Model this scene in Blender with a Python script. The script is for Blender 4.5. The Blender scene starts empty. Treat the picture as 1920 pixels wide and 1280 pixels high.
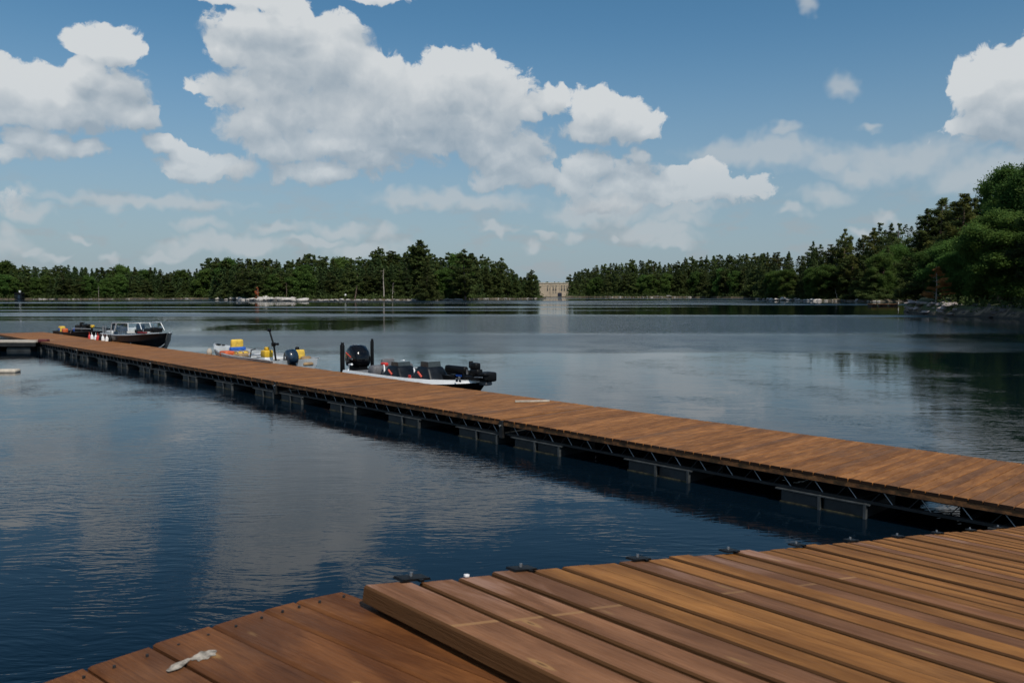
import bpy, bmesh, math, random
from mathutils import Vector, Matrix, noise as mnoise

scene = bpy.context.scene
R = math.radians
# ------------------------------------------------------------------ camera
F, HORIZON, CX, CY, HC = 1520.0, 550.0, 960.0, 640.0, 2.65
PITCH = math.atan((CY - HORIZON) / F)
cam_d = bpy.data.cameras.new("camera")
cam = bpy.data.objects.new("camera", cam_d)
scene.collection.objects.link(cam)
scene.camera = cam
cam.location = (0, 0, HC)
cam.rotation_euler = (math.pi / 2 - PITCH, 0, 0)
cam_d.sensor_width = 36.0
cam_d.lens = 36.0 * F / 1920.0
cam_d.clip_start = 0.05
cam_d.clip_end = 6000
cam_d.dof.use_dof = True
cam_d.dof.focus_distance = 9.0
cam_d.dof.aperture_fstop = 8.5

# ------------------------------------------------------------------ light
SUN_AZ, SUN_EL = R(150), R(52)      # azimuth clockwise from +Y (the view direction)
sdir = Vector((math.sin(SUN_AZ) * math.cos(SUN_EL), math.cos(SUN_AZ) * math.cos(SUN_EL), math.sin(SUN_EL)))
sun_d = bpy.data.lights.new("sun", 'SUN')
sun_d.energy = 3.3
sun_d.angle = R(0.6)
sun_d.color = (1.0, 0.93, 0.83)
sun = bpy.data.objects.new("sun", sun_d)
scene.collection.objects.link(sun)
sun.rotation_euler = sdir.to_track_quat('Z', 'Y').to_euler()
scene.view_settings.view_transform = 'Standard'
scene.view_settings.look = 'None'
scene.view_settings.gamma = 1
scene.view_settings.exposure = 0.0
scene.cycles.max_bounces = 5
scene.cycles.diffuse_bounces = 3
scene.cycles.glossy_bounces = 3
scene.cycles.transmission_bounces = 4
scene.cycles.caustics_reflective = False
scene.cycles.caustics_refractive = False

# ------------------------------------------------------------------ sky
# clouds: cx, cy, rx, ry measured as directions (1520 units = 45 degrees), see sky()
BLOBS = [
 (212,88,74,36),(172,98,40,20),(262,103,34,18),(18,172,84,50),(62,190,70,42),(118,186,66,50),(176,160,52,42),(222,192,72,56),(262,226,44,36),
 (150,226,130,32),(40,212,110,24),(50,262,56,26),(104,276,64,24),(166,284,40,22),(14,286,60,20),(318,272,44,15),(352,288,34,14),(392,320,88,24),
 (346,310,38,18),(34,384,34,26),(500,70,100,46),(545,66,66,42),(430,100,42,34),(612,112,84,66),(540,150,110,64),(446,180,58,44),(690,150,70,56),
 (560,220,100,60),(486,246,58,44),(640,215,120,70),(748,224,120,70),(842,140,62,46),(890,130,44,36),(815,180,100,60),(930,196,66,64),(870,236,120,60),
 (520,282,60,30),(640,276,130,38),(600,328,104,20),(780,270,120,40),(378,174,22,16),(972,302,66,50),(905,286,54,40),(1000,330,44,28),(925,340,60,20),
 (990,214,30,22),(470,4,118,20),(708,8,66,18),(560,30,40,16),(1028,196,38,26),(1112,208,56,42),(1164,236,76,38),(1120,250,90,22),(1210,250,34,18),
 (1098,318,58,36),(1186,328,50,26),(1276,348,66,30),(1330,334,48,28),(1340,362,90,22),(1408,358,44,22),(1140,384,72,18),(1190,352,110,26),(1196,300,26,16),
 (1880,140,70,56),(1824,178,60,56),(1900,210,120,76),(1858,240,96,44),(1960,150,100,90),(-160,180,120,60),(-260,300,150,40),(2140,240,150,70),(2200,380,120,30),
 (1050,345,40,26),(930,310,50,40),(1240,372,70,20),(700,300,90,30),
]
THIN = [
 (1556,304,52,34),(1600,322,50,20),
 (1566,166,38,34),(1500,24,20,26),(1642,232,28,9),(1680,300,190,48),(1420,290,180,34),(1860,330,160,40),(1070,436,24,14),(1000,468,24,16),(1276,414,60,16),
 (440,458,120,24),(20,460,70,30),(1480,404,44,14),(1240,440,90,22),(700,470,90,20),(1100,400,120,26),(860,380,200,22),(300,380,220,16),(452,326,41.4,17.5),
 (62,400,59.8,17.5),(30,440,29.9,20.0),(1532,372,57.5,22.5),(1474,248,32.2,16.2),(1606,326,75.9,22.5),(385,420,52.9,18.8),(514,428,50.6,13.8),(636,430,71.3,17.5),(728,442,32.2,20.0),
 (772,382,43.7,16.2),(158,442,18.4,8.8),(350,468,69.0,17.5),(430,450,57.5,16.2),(300,482,48.3,12.5),(480,470,69.0,16.2),(560,456,46.0,11.2),(612,452,50.6,10.0),(70,474,34.5,12.5),
 (110,482,34.5,10.0),(200,474,23.0,10.0),(995,466,25.3,16.2),(1010,440,36.8,10.0),(935,430,46.0,10.0),(1068,434,23.0,15.0),(1160,447,23.0,7.5),(1250,456,69.0,12.5),(1480,404,39.1,11.2),
 (1652,404,25.3,12.5),(1604,432,41.4,12.5),(1290,400,57.5,12.5),(60,360,29.9,15.0),
]

class NT:
    """small helper for building node trees"""
    def __init__(s, tree): s.t = tree; s.n = tree.nodes; s.l = tree.links
    def add(s, typ, **kw):
        nd = s.n.new(typ)
        for k, v in kw.items(): setattr(nd, k, v)
        return nd
    def put(s, sock, val):
        if hasattr(val, 'links'): s.l.new(val, sock)
        elif val is not None: sock.default_value = val
    def math(s, op, a, b=None, c=None, clamp=False):
        nd = s.add('ShaderNodeMath', operation=op); nd.use_clamp = clamp
        for i, v in enumerate((a, b, c)):
            if v is not None: s.put(nd.inputs[i], v)
        return nd.outputs[0]
    def vmath(s, op, a, b=None, c=None):
        nd = s.add('ShaderNodeVectorMath', operation=op)
        for i, v in enumerate((a, b, c)):
            if v is not None: s.put(nd.inputs[i], v)
        return nd.outputs['Value'] if op in ('LENGTH', 'DOT_PRODUCT') else nd.outputs[0]
    def scale(s, a, f):
        nd = s.add('ShaderNodeVectorMath', operation='SCALE'); s.put(nd.inputs[0], a); s.put(nd.inputs['Scale'], f); return nd.outputs[0]
    def mix(s, f, a, b, blend='MIX'):
        nd = s.add('ShaderNodeMix', data_type='RGBA', blend_type=blend)
        s.put(nd.inputs[0], f); s.put(nd.inputs[6], a); s.put(nd.inputs[7], b); return nd.outputs[2]
    def noise(s, vec, scale, detail=3, rough=0.5, dim='3D', dist=0.0, col=False):
        nd = s.add('ShaderNodeTexNoise', noise_dimensions=dim)
        if vec is not None: s.put(nd.inputs['Vector'], vec)
        s.put(nd.inputs['Scale'], scale); s.put(nd.inputs['Detail'], detail); s.put(nd.inputs['Roughness'], rough); s.put(nd.inputs['Distortion'], dist)
        return nd.outputs[1] if col else nd.outputs[0]
    def smooth(s, v, lo, hi, a=0.0, b=1.0):
        nd = s.add('ShaderNodeMapRange', interpolation_type='SMOOTHSTEP')
        s.put(nd.inputs[0], v); s.put(nd.inputs[1], lo); s.put(nd.inputs[2], hi); s.put(nd.inputs[3], a); s.put(nd.inputs[4], b)
        return nd.outputs[0]
    def lin(s, v, lo, hi, a=0.0, b=1.0):
        nd = s.add('ShaderNodeMapRange')
        s.put(nd.inputs[0], v); s.put(nd.inputs[1], lo); s.put(nd.inputs[2], hi); s.put(nd.inputs[3], a); s.put(nd.inputs[4], b)
        return nd.outputs[0]
    def mapping(s, vec, scale=(1,1,1), rot=(0,0,0), loc=(0,0,0)):
        nd = s.add('ShaderNodeMapping'); s.put(nd.inputs[0], vec)
        nd.inputs['Scale'].default_value = scale; nd.inputs['Rotation'].default_value = rot; nd.inputs['Location'].default_value = loc
        return nd.outputs[0]

def sky():
    w = bpy.data.worlds.new("World"); scene.world = w; w.use_nodes = True
    t = NT(w.node_tree); t.n.clear()
    out = t.add('ShaderNodeOutputWorld'); bg = t.add('ShaderNodeBackground')
    t.l.new(bg.outputs[0], out.inputs[0])
    w.cycles.sampling_method = 'MANUAL'; w.cycles.sample_map_resolution = 256
    st = t.add('ShaderNodeTexSky', sky_type='NISHITA')
    st.sun_disc = False; st.sun_elevation = SUN_EL; st.sun_rotation = SUN_AZ
    st.air_density = 1.0; st.dust_density = 0.6; st.ozone_density = 2.2; st.altitude = 300
    d = t.vmath('NORMALIZE', t.add('ShaderNodeTexCoord').outputs['Generated'])
    sp = t.add('ShaderNodeSeparateXYZ'); t.put(sp.inputs[0], d)
    x, y, z = sp.outputs
    hor = t.math('MAXIMUM', t.math('SQRT', t.math('ADD', t.math('MULTIPLY', x, x), t.math('MULTIPLY', y, y))), 0.001)
    az = t.math('ARCTAN2', x, y)
    el = t.math('DIVIDE', z, hor)
    cb = t.add('ShaderNodeCombineXYZ'); t.put(cb.inputs[0], az); t.put(cb.inputs[1], el)
    p = cb.outputs[0]
    def conv(b):
        cx, cy, rx, ry = b
        a = math.atan((cx - CX) / F); k = math.cos(a)
        return a, (HORIZON - cy) / F * k, rx / F * k * k, ry / F * k
    def field(name, blobs, warp, det, puff=True):
        g = bpy.data.node_groups.new(name, 'ShaderNodeTree')
        g.interface.new_socket('p', in_out='INPUT', socket_type='NodeSocketVector')
        g.interface.new_socket('f', in_out='OUTPUT', socket_type='NodeSocketFloat')
        q = NT(g); gi = q.add('NodeGroupInput'); go = q.add('NodeGroupOutput')
        pp = gi.outputs[0]
        wv = q.noise(pp, 9.0, 3, 0.6, '2D', 0.0, True)
        wv = q.scale(q.vmath('SUBTRACT', wv, (0.5, 0.5, 0.5)), warp)
        wv2 = q.noise(pp, 34.0, 2, 0.6, '2D', 0.0, True)
        wv2 = q.scale(q.vmath('SUBTRACT', wv2, (0.5, 0.5, 0.5)), warp * 0.6)
        pw = q.vmath('MULTIPLY', q.vmath('ADD', q.vmath('ADD', pp, wv), wv2), (1, 1, 0))
        sy_ = q.add('ShaderNodeSeparateXYZ'); q.put(sy_.inputs[0], pp)
        m = None
        for b in blobs:
            a, e, rx, ry = conv(b)
            v = q.vmath('MULTIPLY_ADD', pw, (1 / rx, 1 / ry, 0), (-a / rx, -e / ry, 0))
            ln = q.vmath('LENGTH', v)
            m = ln if m is None else q.math('SMOOTH_MIN', m, ln, 0.22)
        f = q.math('SUBTRACT', 1.0, m)
        f = q.math('MULTIPLY', q.math('MINIMUM', q.math('MAXIMUM', f, -1.2), 0.75), 1.45)
        # cauliflower texture
        if puff:
            vo = q.add('ShaderNodeTexVoronoi', voronoi_dimensions='2D', feature='F1')
            q.put(vo.inputs['Vector'], pw); q.put(vo.inputs['Scale'], 30.0)
            for k, v in (('Detail', 2.0), ('Roughness', 0.55), ('Lacunarity', 2.3)): q.put(vo.inputs[k], v)
            vo.normalize = True
            f = q.math('MULTIPLY_ADD', q.math('SUBTRACT', 0.42, vo.outputs['Distance']), 1.35 * det, f)
        n2 = q.noise(pw, 15.0, 6 if puff else 3, 0.68, '2D')
        if puff: n2 = q.math('ADD', q.math('MULTIPLY', q.math('SUBTRACT', q.noise(pw, 52.0, 4, 0.6, '2D'), 0.5), q.smooth(sy_.outputs[1], 0.24, 0.08, 0.15, 1.1)), n2)
        f = q.math('MULTIPLY_ADD', q.math('SUBTRACT', n2, 0.5), 3.4 * det, f)
        q.put(go.inputs[0], f)
        return g
    def use(g, vec):
        nd = t.add('ShaderNodeGroup'); nd.node_tree = g; t.put(nd.inputs[0], vec); return nd.outputs[0]
    # sky colour: hazy and pale at the horizon, deeper blue above
    hsv = t.add('ShaderNodeHueSaturation'); t.put(hsv.inputs['Color'], st.outputs[0]); hsv.inputs['Saturation'].default_value = 1.15
    base = t.mix(t.smooth(el, -0.06, 0.34, 0.95, 0.0), hsv.outputs[0], (3.1, 3.65, 4.7, 1))
    base = t.mix(t.smooth(el, 0.05, 0.7), base, t.mix(1.0, base, (0.66, 1.02, 1.02, 1), 'MULTIPLY'))
    base = t.mix(t.smooth(el, 0.33, 0.85), base, t.mix(1.0, base, (0.42, 0.60, 0.72, 1), 'MULTIPLY'))
    base = t.mix(1.0, base, (1.04, 1.14, 1.09, 1), 'MULTIPLY')
    hn = t.noise(t.mapping(p, (1.0, 2.6, 1), (0, 0, 0), (3.3, 1.7, 0)), 13.0, 4, 0.6, '2D')
    hb = t.math('MULTIPLY', t.smooth(hn, 0.50, 0.68), t.math('MULTIPLY', t.smooth(el, 0.16, 0.06), 0.42))
    base = t.mix(hb, base, (4.3, 4.6, 4.9, 1))
    lown = t.noise(p, 7.0, 2, 0.5, '2D')
    def clouds(G, GS, col):
        f0 = use(G, p)
        f1 = use(G, t.vmath('ADD', p, (-0.005, 0.016, 0)))
        f2 = use(GS, t.vmath('ADD', p, (-0.010, 0.050, 0))); s0 = use(GS, p)
        under = t.math('SUBTRACT', s0, f2)
        und = t.smooth(under, -0.25, 0.35)
        a0 = t.smooth(f0, t.math('MULTIPLY_ADD', und, 0.10, -0.22), t.math('MULTIPLY_ADD', und, t.smooth(el, 0.05, 0.16, -0.1, -0.34), t.smooth(el, 0.05, 0.16, 0.9, 0.52)))
        a0 = t.math('MULTIPLY', a0, t.smooth(el, 0.02, 0.24, 0.55, 0.98))
        lit = t.math('MULTIPLY_ADD', t.math('SUBTRACT', f0, f1), 0.30, t.math('MULTIPLY_ADD', under, 0.34, 0.42))
        lit = t.math('SUBTRACT', lit, t.smooth(f0, 0.25, 1.2, -0.08, 0.16))
        lit = t.math('ADD', lit, t.math('MULTIPLY', t.math('SUBTRACT', lown, 0.5), 0.75), clamp=True)
        cc = t.mix(lit, (3.8, 4.65, 5.45, 1), (7.8, 8.15, 8.35, 1))
        cc = t.mix(t.smooth(el, 0.02, 0.20, 0.0, 1.0), t.mix(0.45, cc, (4.9, 5.15, 5.4, 1)), cc)
        return t.mix(a0, col, cc)
    def bgnode(c):
        b = t.add('ShaderNodeBackground'); t.put(b.inputs[0], c); b.inputs[1].default_value = 0.082; return b.outputs[0]
    # generic fair-weather clouds outside the photographed part of the sky
    gn = t.noise(t.mapping(p, (1.0, 1.9, 1)), 3.1, 5, 0.58, '2D')
    outside = t.math('MAXIMUM', t.smooth(t.math('ABSOLUTE', az), 0.78, 0.95), t.smooth(el, 0.9, 1.4))
    gf = t.math('SUBTRACT', t.math('MULTIPLY', t.math('SUBTRACT', gn, 0.54), 6.0), t.math('MULTIPLY', t.math('SUBTRACT', 1.0, outside), 3.0))
    gc = t.mix(t.smooth(gf, 0.0, 0.5), base, t.mix(t.smooth(gf, 0.2, 1.2), (7.2, 7.6, 7.9, 1), (4.6, 5.3, 5.9, 1)))
    sh = bgnode(gc)
    edges = [-700, 330, 700, 1060, 1400, 2600]
    def within(b, e0, e1, m=1.35):
        return b[0] + b[2] * m + 30 > e0 and b[0] - b[2] * m - 30 < e1
    for k in range(5):
        e0, e1 = edges[k], edges[k + 1]
        bl = [b for b in BLOBS if within(b, e0, e1)]; G = field('cloud_field', bl, 0.026, 0.62); GS = field('cloud_mass', bl, 0.026, 0.34, False)
        GT = field('thin_field', [b for b in THIN if within(b, e0, e1)], 0.04, 0.5, False)
        at_ = t.math('MULTIPLY', t.smooth(use(GT, p), -0.25, 1.0), 0.66)
        c = clouds(G, GS, t.mix(at_, base, (6.0, 6.5, 6.85, 1)))
        a0_, a1_ = math.atan((e0 - CX) / F), math.atan((e1 - CX) / F)
        if k == 0: a0_ = -0.85
        if k == 4: a1_ = 0.85
        m = t.math('MULTIPLY', t.math('MULTIPLY', t.math('GREATER_THAN', az, a0_), t.math('LESS_THAN', az, a1_)), t.math('LESS_THAN', el, 0.46))
        mx = t.add('ShaderNodeMixShader'); t.put(mx.inputs[0], m); t.l.new(sh, mx.inputs[1]); t.l.new(bgnode(c), mx.inputs[2]); sh = mx.outputs[0]
    t.l.new(sh, out.inputs[0]); t.n.remove(bg)
sky()

# ------------------------------------------------------------------ helpers
def camray(px, py):
    a = Vector(((px - CX) / F, 1.0, -(py - CY) / F))
    c, s = math.cos(PITCH), math.sin(PITCH)
    return Vector((a.x, a.y * c + a.z * s, -a.y * s + a.z * c))
def at(px, py, z):
    """the world point seen at photo position px, py lying at height z"""
    r = camray(px, py); k = (z - HC) / r.z
    return Vector((r.x * k, r.y * k, z))

def tag(o, label=None, cat=None, group=None, kind=None):
    if label: o['label'] = label
    if cat: o['category'] = cat
    if group: o['group'] = group
    if kind: o['kind'] = kind
    return o
def empty(name, loc=(0, 0, 0), rz=0.0, rot=None):
    o = bpy.data.objects.new(name, None); scene.collection.objects.link(o)
    o.location = loc; o.rotation_euler = rot if rot else (0, 0, rz); o.empty_display_size = 0.2
    return o
def copy_tree(o, parent=None):
    c = o.copy(); scene.collection.objects.link(c); c.parent = parent
    for ch in list(o.children): copy_tree(ch, c)
    return c

class MB:
    def __init__(s): s.v = []; s.f = []; s.m = []; s.a = []; s.mi = 0; s.av = 0.0; s.smooth_from = None; s.sm = []
    def poly(s, vs, faces, smooth=False):
        o = len(s.v); s.v += [tuple(v) for v in vs]
        for f in faces:
            s.f.append(tuple(i + o for i in f)); s.m.append(s.mi); s.a.append(s.av); s.sm.append(smooth)
    def box(s, c, size, rot=None, taper=(1, 1)):
        c = Vector(c); hx, hy, hz = size[0] / 2, size[1] / 2, size[2] / 2
        vs = []
        for dz in (-1, 1):
            tx, ty = (taper if dz > 0 else (1, 1))
            for dx, dy in ((-1, -1), (1, -1), (1, 1), (-1, 1)):
                vs.append(Vector((dx * hx * tx, dy * hy * ty, dz * hz)))
        if rot is not None:
            if not isinstance(rot, Matrix):
                from mathutils import Euler
                rot = Euler(rot).to_matrix()
            vs = [rot @ v for v in vs]
        s.poly([v + c for v in vs], [(0, 3, 2, 1), (4, 5, 6, 7), (0, 1, 5, 4), (1, 2, 6, 5), (2, 3, 7, 6), (3, 0, 4, 7)])
    def rbox(s, c, size, r=0.02, rot=None, top=(1, 1), seg=2):
        """rounded box"""
        from mathutils import Euler
        bm = bmesh.new(); bmesh.ops.create_cube(bm, size=1)
        for v in bm.verts:
            k = top if v.co.z > 0 else (1, 1)
            v.co = Vector((v.co.x * size[0] * k[0], v.co.y * size[1] * k[1], v.co.z * size[2]))
        bmesh.ops.bevel(bm, geom=bm.edges[:], offset=r, segments=seg, affect='EDGES', profile=0.6)
        M = Euler(rot).to_matrix() if rot else Matrix.Identity(3)
        bm.verts.index_update()
        s.poly([M @ v.co + Vector(c) for v in bm.verts], [[v.index for v in f.verts] for f in bm.faces], True)
        bm.free()
    def tube(s, pts, radii, seg=8, caps=True, smooth=True):
        pts = [Vector(p) for p in pts]
        if not isinstance(radii, (list, tuple)): radii = [radii] * len(pts)
        vs = []; fs = []
        for i, p in enumerate(pts):
            d = (pts[min(i + 1, len(pts) - 1)] - pts[max(i - 1, 0)]).normalized()
            up = Vector((0, 0, 1)) if abs(d.z) < 0.9 else Vector((1, 0, 0))
            a = d.cross(up).normalized(); b = a.cross(d).normalized()
            for k in range(seg):
                an = 2 * math.pi * k / seg
                vs.append(p + (a * math.cos(an) + b * math.sin(an)) * radii[i])
        for i in range(len(pts) - 1):
            for k in range(seg):
                k2 = (k + 1) % seg
                fs.append((i * seg + k, i * seg + k2, (i + 1) * seg + k2, (i + 1) * seg + k))
        s.poly(vs, fs, smooth)
        if caps:
            n = len(pts) - 1
            s.poly(vs[:seg], [tuple(range(seg))]); s.poly(vs[n * seg:], [tuple(reversed(range(seg)))])
    def bar(s, p0, p1, w, h):
        p0, p1 = Vector(p0), Vector(p1); d = p1 - p0; L = d.length
        q = d.to_track_quat('X', 'Z').to_matrix()
        s.box((p0 + p1) / 2, (L, w, h), q)
    def ell(s, c, r, rot=None, n=12, m=8, pw=1.0):
        from mathutils import Euler
        M = Euler(rot).to_matrix() if rot else Matrix.Identity(3)
        sg = lambda x: math.copysign(abs(x) ** pw, x)
        vs = []; fs = []
        for i in range(m + 1):
            th = -math.pi / 2 + math.pi * i / m
            for k in range(n):
                ph = 2 * math.pi * k / n
                vs.append(M @ Vector((r[0] * sg(math.cos(th)) * sg(math.cos(ph)), r[1] * sg(math.cos(th)) * sg(math.sin(ph)), r[2] * sg(math.sin(th)))) + Vector(c))
        for i in range(m):
            for k in range(n):
                k2 = (k + 1) % n
                fs.append((i * n + k, i * n + k2, (i + 1) * n + k2, (i + 1) * n + k))
        s.poly(vs, fs, True)
    def prism(s, outline, y0, y1):
        """outline in (x,z), extruded along y"""
        n = len(outline)
        vs = [(x, y0, z) for x, z in outline] + [(x, y1, z) for x, z in outline]
        fs = [tuple(range(n)), tuple(reversed(range(n, 2 * n)))]
        for i in range(n):
            j = (i + 1) % n; fs.append((i, i + n, j + n, j))
        s.poly(vs, fs)
    def build(s, name, mats, parent=None, attr=None, loc=None):
        me = bpy.data.meshes.new(name)
        me.from_pydata(s.v, [], s.f)
        if not isinstance(mats, (list, tuple)): mats = [mats]
        for m in mats: me.materials.append(m)
        me.polygons.foreach_set('material_index', s.m)
        me.polygons.foreach_set('use_smooth', s.sm)
        if attr:
            at_ = me.attributes.new(attr, 'FLOAT', 'FACE'); at_.data.foreach_set('value', s.a)
        me.validate(); me.update()
        bm = bmesh.new(); bm.from_mesh(me); bmesh.ops.recalc_face_normals(bm, faces=bm.faces); bm.to_mesh(me); bm.free()
        o = bpy.data.objects.new(name, me); scene.collection.objects.link(o)
        if parent is not None: o.parent = parent
        if loc is not None: o.location = loc
        return o

# ------------------------------------------------------------------ materials
MATS = {}
def pmat(name, col, rough=0.5, metal=0.0, var=0.12, scale=6.0, bump=0.0, spec=0.5, coat=0.0):
    if name in MATS: return MATS[name]
    m = bpy.data.materials.new(name); m.use_nodes = True; t = NT(m.node_tree)
    b = t.n['Principled BSDF']
    tc = t.add('ShaderNodeTexCoord').outputs['Object']
    n = t.noise(tc, scale, 4, 0.6)
    c = tuple(col) + (1,)
    dk = tuple(x * (1 - var * 2) for x in col) + (1,)
    lt = tuple(min(1, x * (1 + var)) for x in col) + (1,)
    t.put(b.inputs['Base Color'], t.mix(t.smooth(n, 0.3, 0.7), dk, lt))
    t.put(b.inputs['Roughness'], t.lin(n, 0.2, 0.8, max(0.05, rough - 0.1), min(1, rough + 0.1)))
    b.inputs['Metallic'].default_value = metal
    b.inputs['Specular IOR Level'].default_value = spec
    b.inputs['Coat Weight'].default_value = coat
    if bump:
        bn = t.add('ShaderNodeBump'); bn.inputs['Strength'].default_value = bump; bn.inputs['Distance'].default_value = 0.02
        t.put(bn.inputs['Height'], t.noise(tc, scale * 5, 3)); t.put(b.inputs['Normal'], bn.outputs[0])
    MATS[name] = m
    return m

def wood_mat(name, c1, c2, cg, grey_share, knot=1.0, rough=0.62, sawline=None, contrast=1.0):
    """stained deck boards; boards run along local X; face attribute 'plank' is a random number per board"""
    m = bpy.data.materials.new(name); m.use_nodes = True; t = NT(m.node_tree)
    b = t.n['Principled BSDF']
    tc = t.add('ShaderNodeTexCoord').outputs['Object']
    at_ = t.add('ShaderNodeAttribute', attribute_name='plank').outputs['Fac']
    off = t.add('ShaderNodeCombineXYZ'); t.put(off.inputs[0], t.math('MULTIPLY', at_, 37.0)); t.put(off.inputs[2], t.math('MULTIPLY', at_, 11.0))
    p = t.vmath('ADD', tc, off.outputs[0])
    wn = t.add('ShaderNodeTexWhiteNoise', noise_dimensions='1D'); t.put(wn.inputs['W'], t.math('MULTIPLY', at_, 91.7))
    wn2 = t.add('ShaderNodeTexWhiteNoise', noise_dimensions='1D'); t.put(wn2.inputs['W'], t.math('MULTIPLY_ADD', at_, 53.1, 4.0))
    big = t.noise(t.mapping(p, (1.5, 5.0, 5.0)), 1.6, 4, 0.6, dist=0.5)
    grain = t.noise(t.mapping(p, (2.4, 60.0, 60.0)), 1.8, 5, 0.7, dist=1.2)
    fine = t.noise(t.mapping(p, (9.0, 190.0, 190.0)), 1.0, 2, 0.6)
    col = t.mix(wn.outputs[0], c1 + (1,), c2 + (1,))
    isg = t.math('GREATER_THAN', at_, 1.0) if grey_share < 0 else t.math('LESS_THAN', wn2.outputs[0], grey_share)
    col = t.mix(isg, col, cg + (1,))
    k = 0.30 * contrast
    col = t.mix(t.smooth(big, 0.35, 0.72), t.mix(1.0, col, (1 - k * 1.6, 1 - k * 1.75, 1 - k * 1.9, 1), 'MULTIPLY'), t.mix(1.0, col, (1 + k * .7, 1 + k * .75, 1 + k * .7, 1), 'MULTIPLY'))
    col = t.mix(t.smooth(grain, 0.42, 0.66), col, t.mix(1.0, col, (0.80, 0.76, 0.72, 1), 'MULTIPLY'))
    col = t.mix(t.math('MULTIPLY', t.smooth(fine, 0.42, 0.70), 0.5), col, t.mix(1.0, col, (1.35, 1.32, 1.25, 1), 'MULTIPLY'))
    crack = t.noise(t.mapping(p, (2.2, 95.0, 95.0)), 1.0, 3, 0.7, dist=0.4)
    col = t.mix(t.math('MULTIPLY', t.smooth(crack, 0.60, 0.66), 0.55), col, t.mix(1.0, col, (0.45, 0.40, 0.36, 1), 'MULTIPLY'))
    # knots: pale tan ovals, sparse
    vo = t.add('ShaderNodeTexVoronoi', feature='F1', voronoi_dimensions='3D'); t.put(vo.inputs['Vector'], t.mapping(p, (3.4, 11.0, 0.01)))
    t.put(vo.inputs['Scale'], 1.0)
    kd = t.math('ADD', vo.outputs['Distance'], t.math('MULTIPLY', t.math('SUBTRACT', grain, 0.5), 0.12))
    ring = t.smooth(kd, 0.15, 0.09)
    core = t.smooth(kd, 0.055, 0.03)
    sel = t.math('GREATER_THAN', t.vmath('DOT_PRODUCT', vo.outputs['Color'], (1, 0, 0)), 0.48)
    kf = t.math('MULTIPLY', t.math('MULTIPLY', ring, sel), 0.62 * knot)
    col = t.mix(kf, col, t.mix(0.5, col, (0.50, 0.30, 0.11, 1)))
    col = t.mix(t.math('MULTIPLY', t.math('MULTIPLY', core, sel), 0.6 * knot), col, (0.10, 0.045, 0.018, 1))
    if sawline is not None:   # unstained line left where a batten lay
        sx = t.add('ShaderNodeSeparateXYZ'); t.put(sx.inputs[0], tc)
        dd = t.math('ABSOLUTE', t.math('SUBTRACT', t.math('MULTIPLY_ADD', sx.outputs[1], -0.048, sx.outputs[0]), sawline))
        lf = t.math('MULTIPLY', t.math('MULTIPLY', t.smooth(dd, 0.009, 0.005), isg), t.smooth(big, 0.2, 0.5, 0.4, 0.9))
        col = t.mix(lf, col, (0.34, 0.18, 0.075, 1))
        # greyer bloom near the far end of weathered boards
        bl = t.math('MULTIPLY', t.math('MULTIPLY', t.smooth(sx.outputs[0], 0.38, 0.05), isg), t.smooth(big, 0.45, 0.62, 0.0, 0.3))
        col = t.mix(bl, col, (0.40, 0.28, 0.25, 1))
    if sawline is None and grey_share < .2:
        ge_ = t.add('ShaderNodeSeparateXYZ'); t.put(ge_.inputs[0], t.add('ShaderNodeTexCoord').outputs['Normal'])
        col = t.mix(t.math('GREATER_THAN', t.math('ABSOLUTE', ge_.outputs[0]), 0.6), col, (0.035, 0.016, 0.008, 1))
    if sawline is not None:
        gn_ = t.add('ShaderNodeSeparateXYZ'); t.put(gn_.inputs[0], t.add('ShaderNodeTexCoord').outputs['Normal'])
        col = t.mix(t.math('LESS_THAN', t.math('ABSOLUTE', gn_.outputs[2]), 0.8), col, (0.095, 0.042, 0.014, 1))  # brown board sides and chamfers, with edge shading and dirt painted in
    lum = t.lin(wn2.outputs[0], 0, 1, 0.80, 1.16)
    col = t.scale(col, lum)
    # dirt wear in patches
    drt = t.noise(tc, 0.9, 5, 0.6)
    col = t.mix(t.math('MULTIPLY', t.smooth(drt, 0.52, 0.75), 0.35), col, (0.13, 0.085, 0.06, 1))
    t.put(b.inputs['Base Color'], col)
    t.put(b.inputs['Roughness'], t.lin(grain, 0.3, 0.7, rough - 0.1, rough + 0.12))
    b.inputs['Specular IOR Level'].default_value = 0.22
    bn = t.add('ShaderNodeBump'); bn.inputs['Strength'].default_value = 0.6; bn.inputs['Distance'].default_value = 0.004
    t.put(bn.inputs['Height'], t.math('ADD', grain, t.math('MULTIPLY', fine, 0.6))); t.put(b.inputs['Normal'], bn.outputs[0])
    return m

M_dock = wood_mat('stained_dock_boards', (0.255, 0.108, 0.033), (0.335, 0.147, 0.048), (0.27, 0.125, 0.052), 0.15, knot=1.0, contrast=0.7)
M_ramp = wood_mat('stained_ramp_boards', (0.285, 0.122, 0.033), (0.365, 0.160, 0.043), (0.272, 0.126, 0.060), -1, knot=1.3, sawline=0.333, contrast=0.75)
M_land = wood_mat('stained_landing_boards', (0.175, 0.066, 0.021), (0.22, 0.084, 0.026), (0.145, 0.057, 0.023), 0.3, knot=1.6)
M_frame = pmat('brown_timber', (0.21, 0.088, 0.028), 0.7, var=0.3, scale=8, bump=0.2)
M_steel = pmat('galvanised_steel', (0.42, 0.43, 0.44), 0.45, 0.9, var=0.15)
M_dsteel = pmat('dark_steel_and_rod_shade', (0.018, 0.018, 0.018), 0.6, 0.0, var=0.3)
M_rib = pmat('grey_float_flange', (0.060, 0.067, 0.07), 0.6, var=0.2)
M_float = pmat('black_float_plastic', (0.020, 0.024, 0.026), 0.6, var=0.35, scale=3, bump=0.15)
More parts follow.
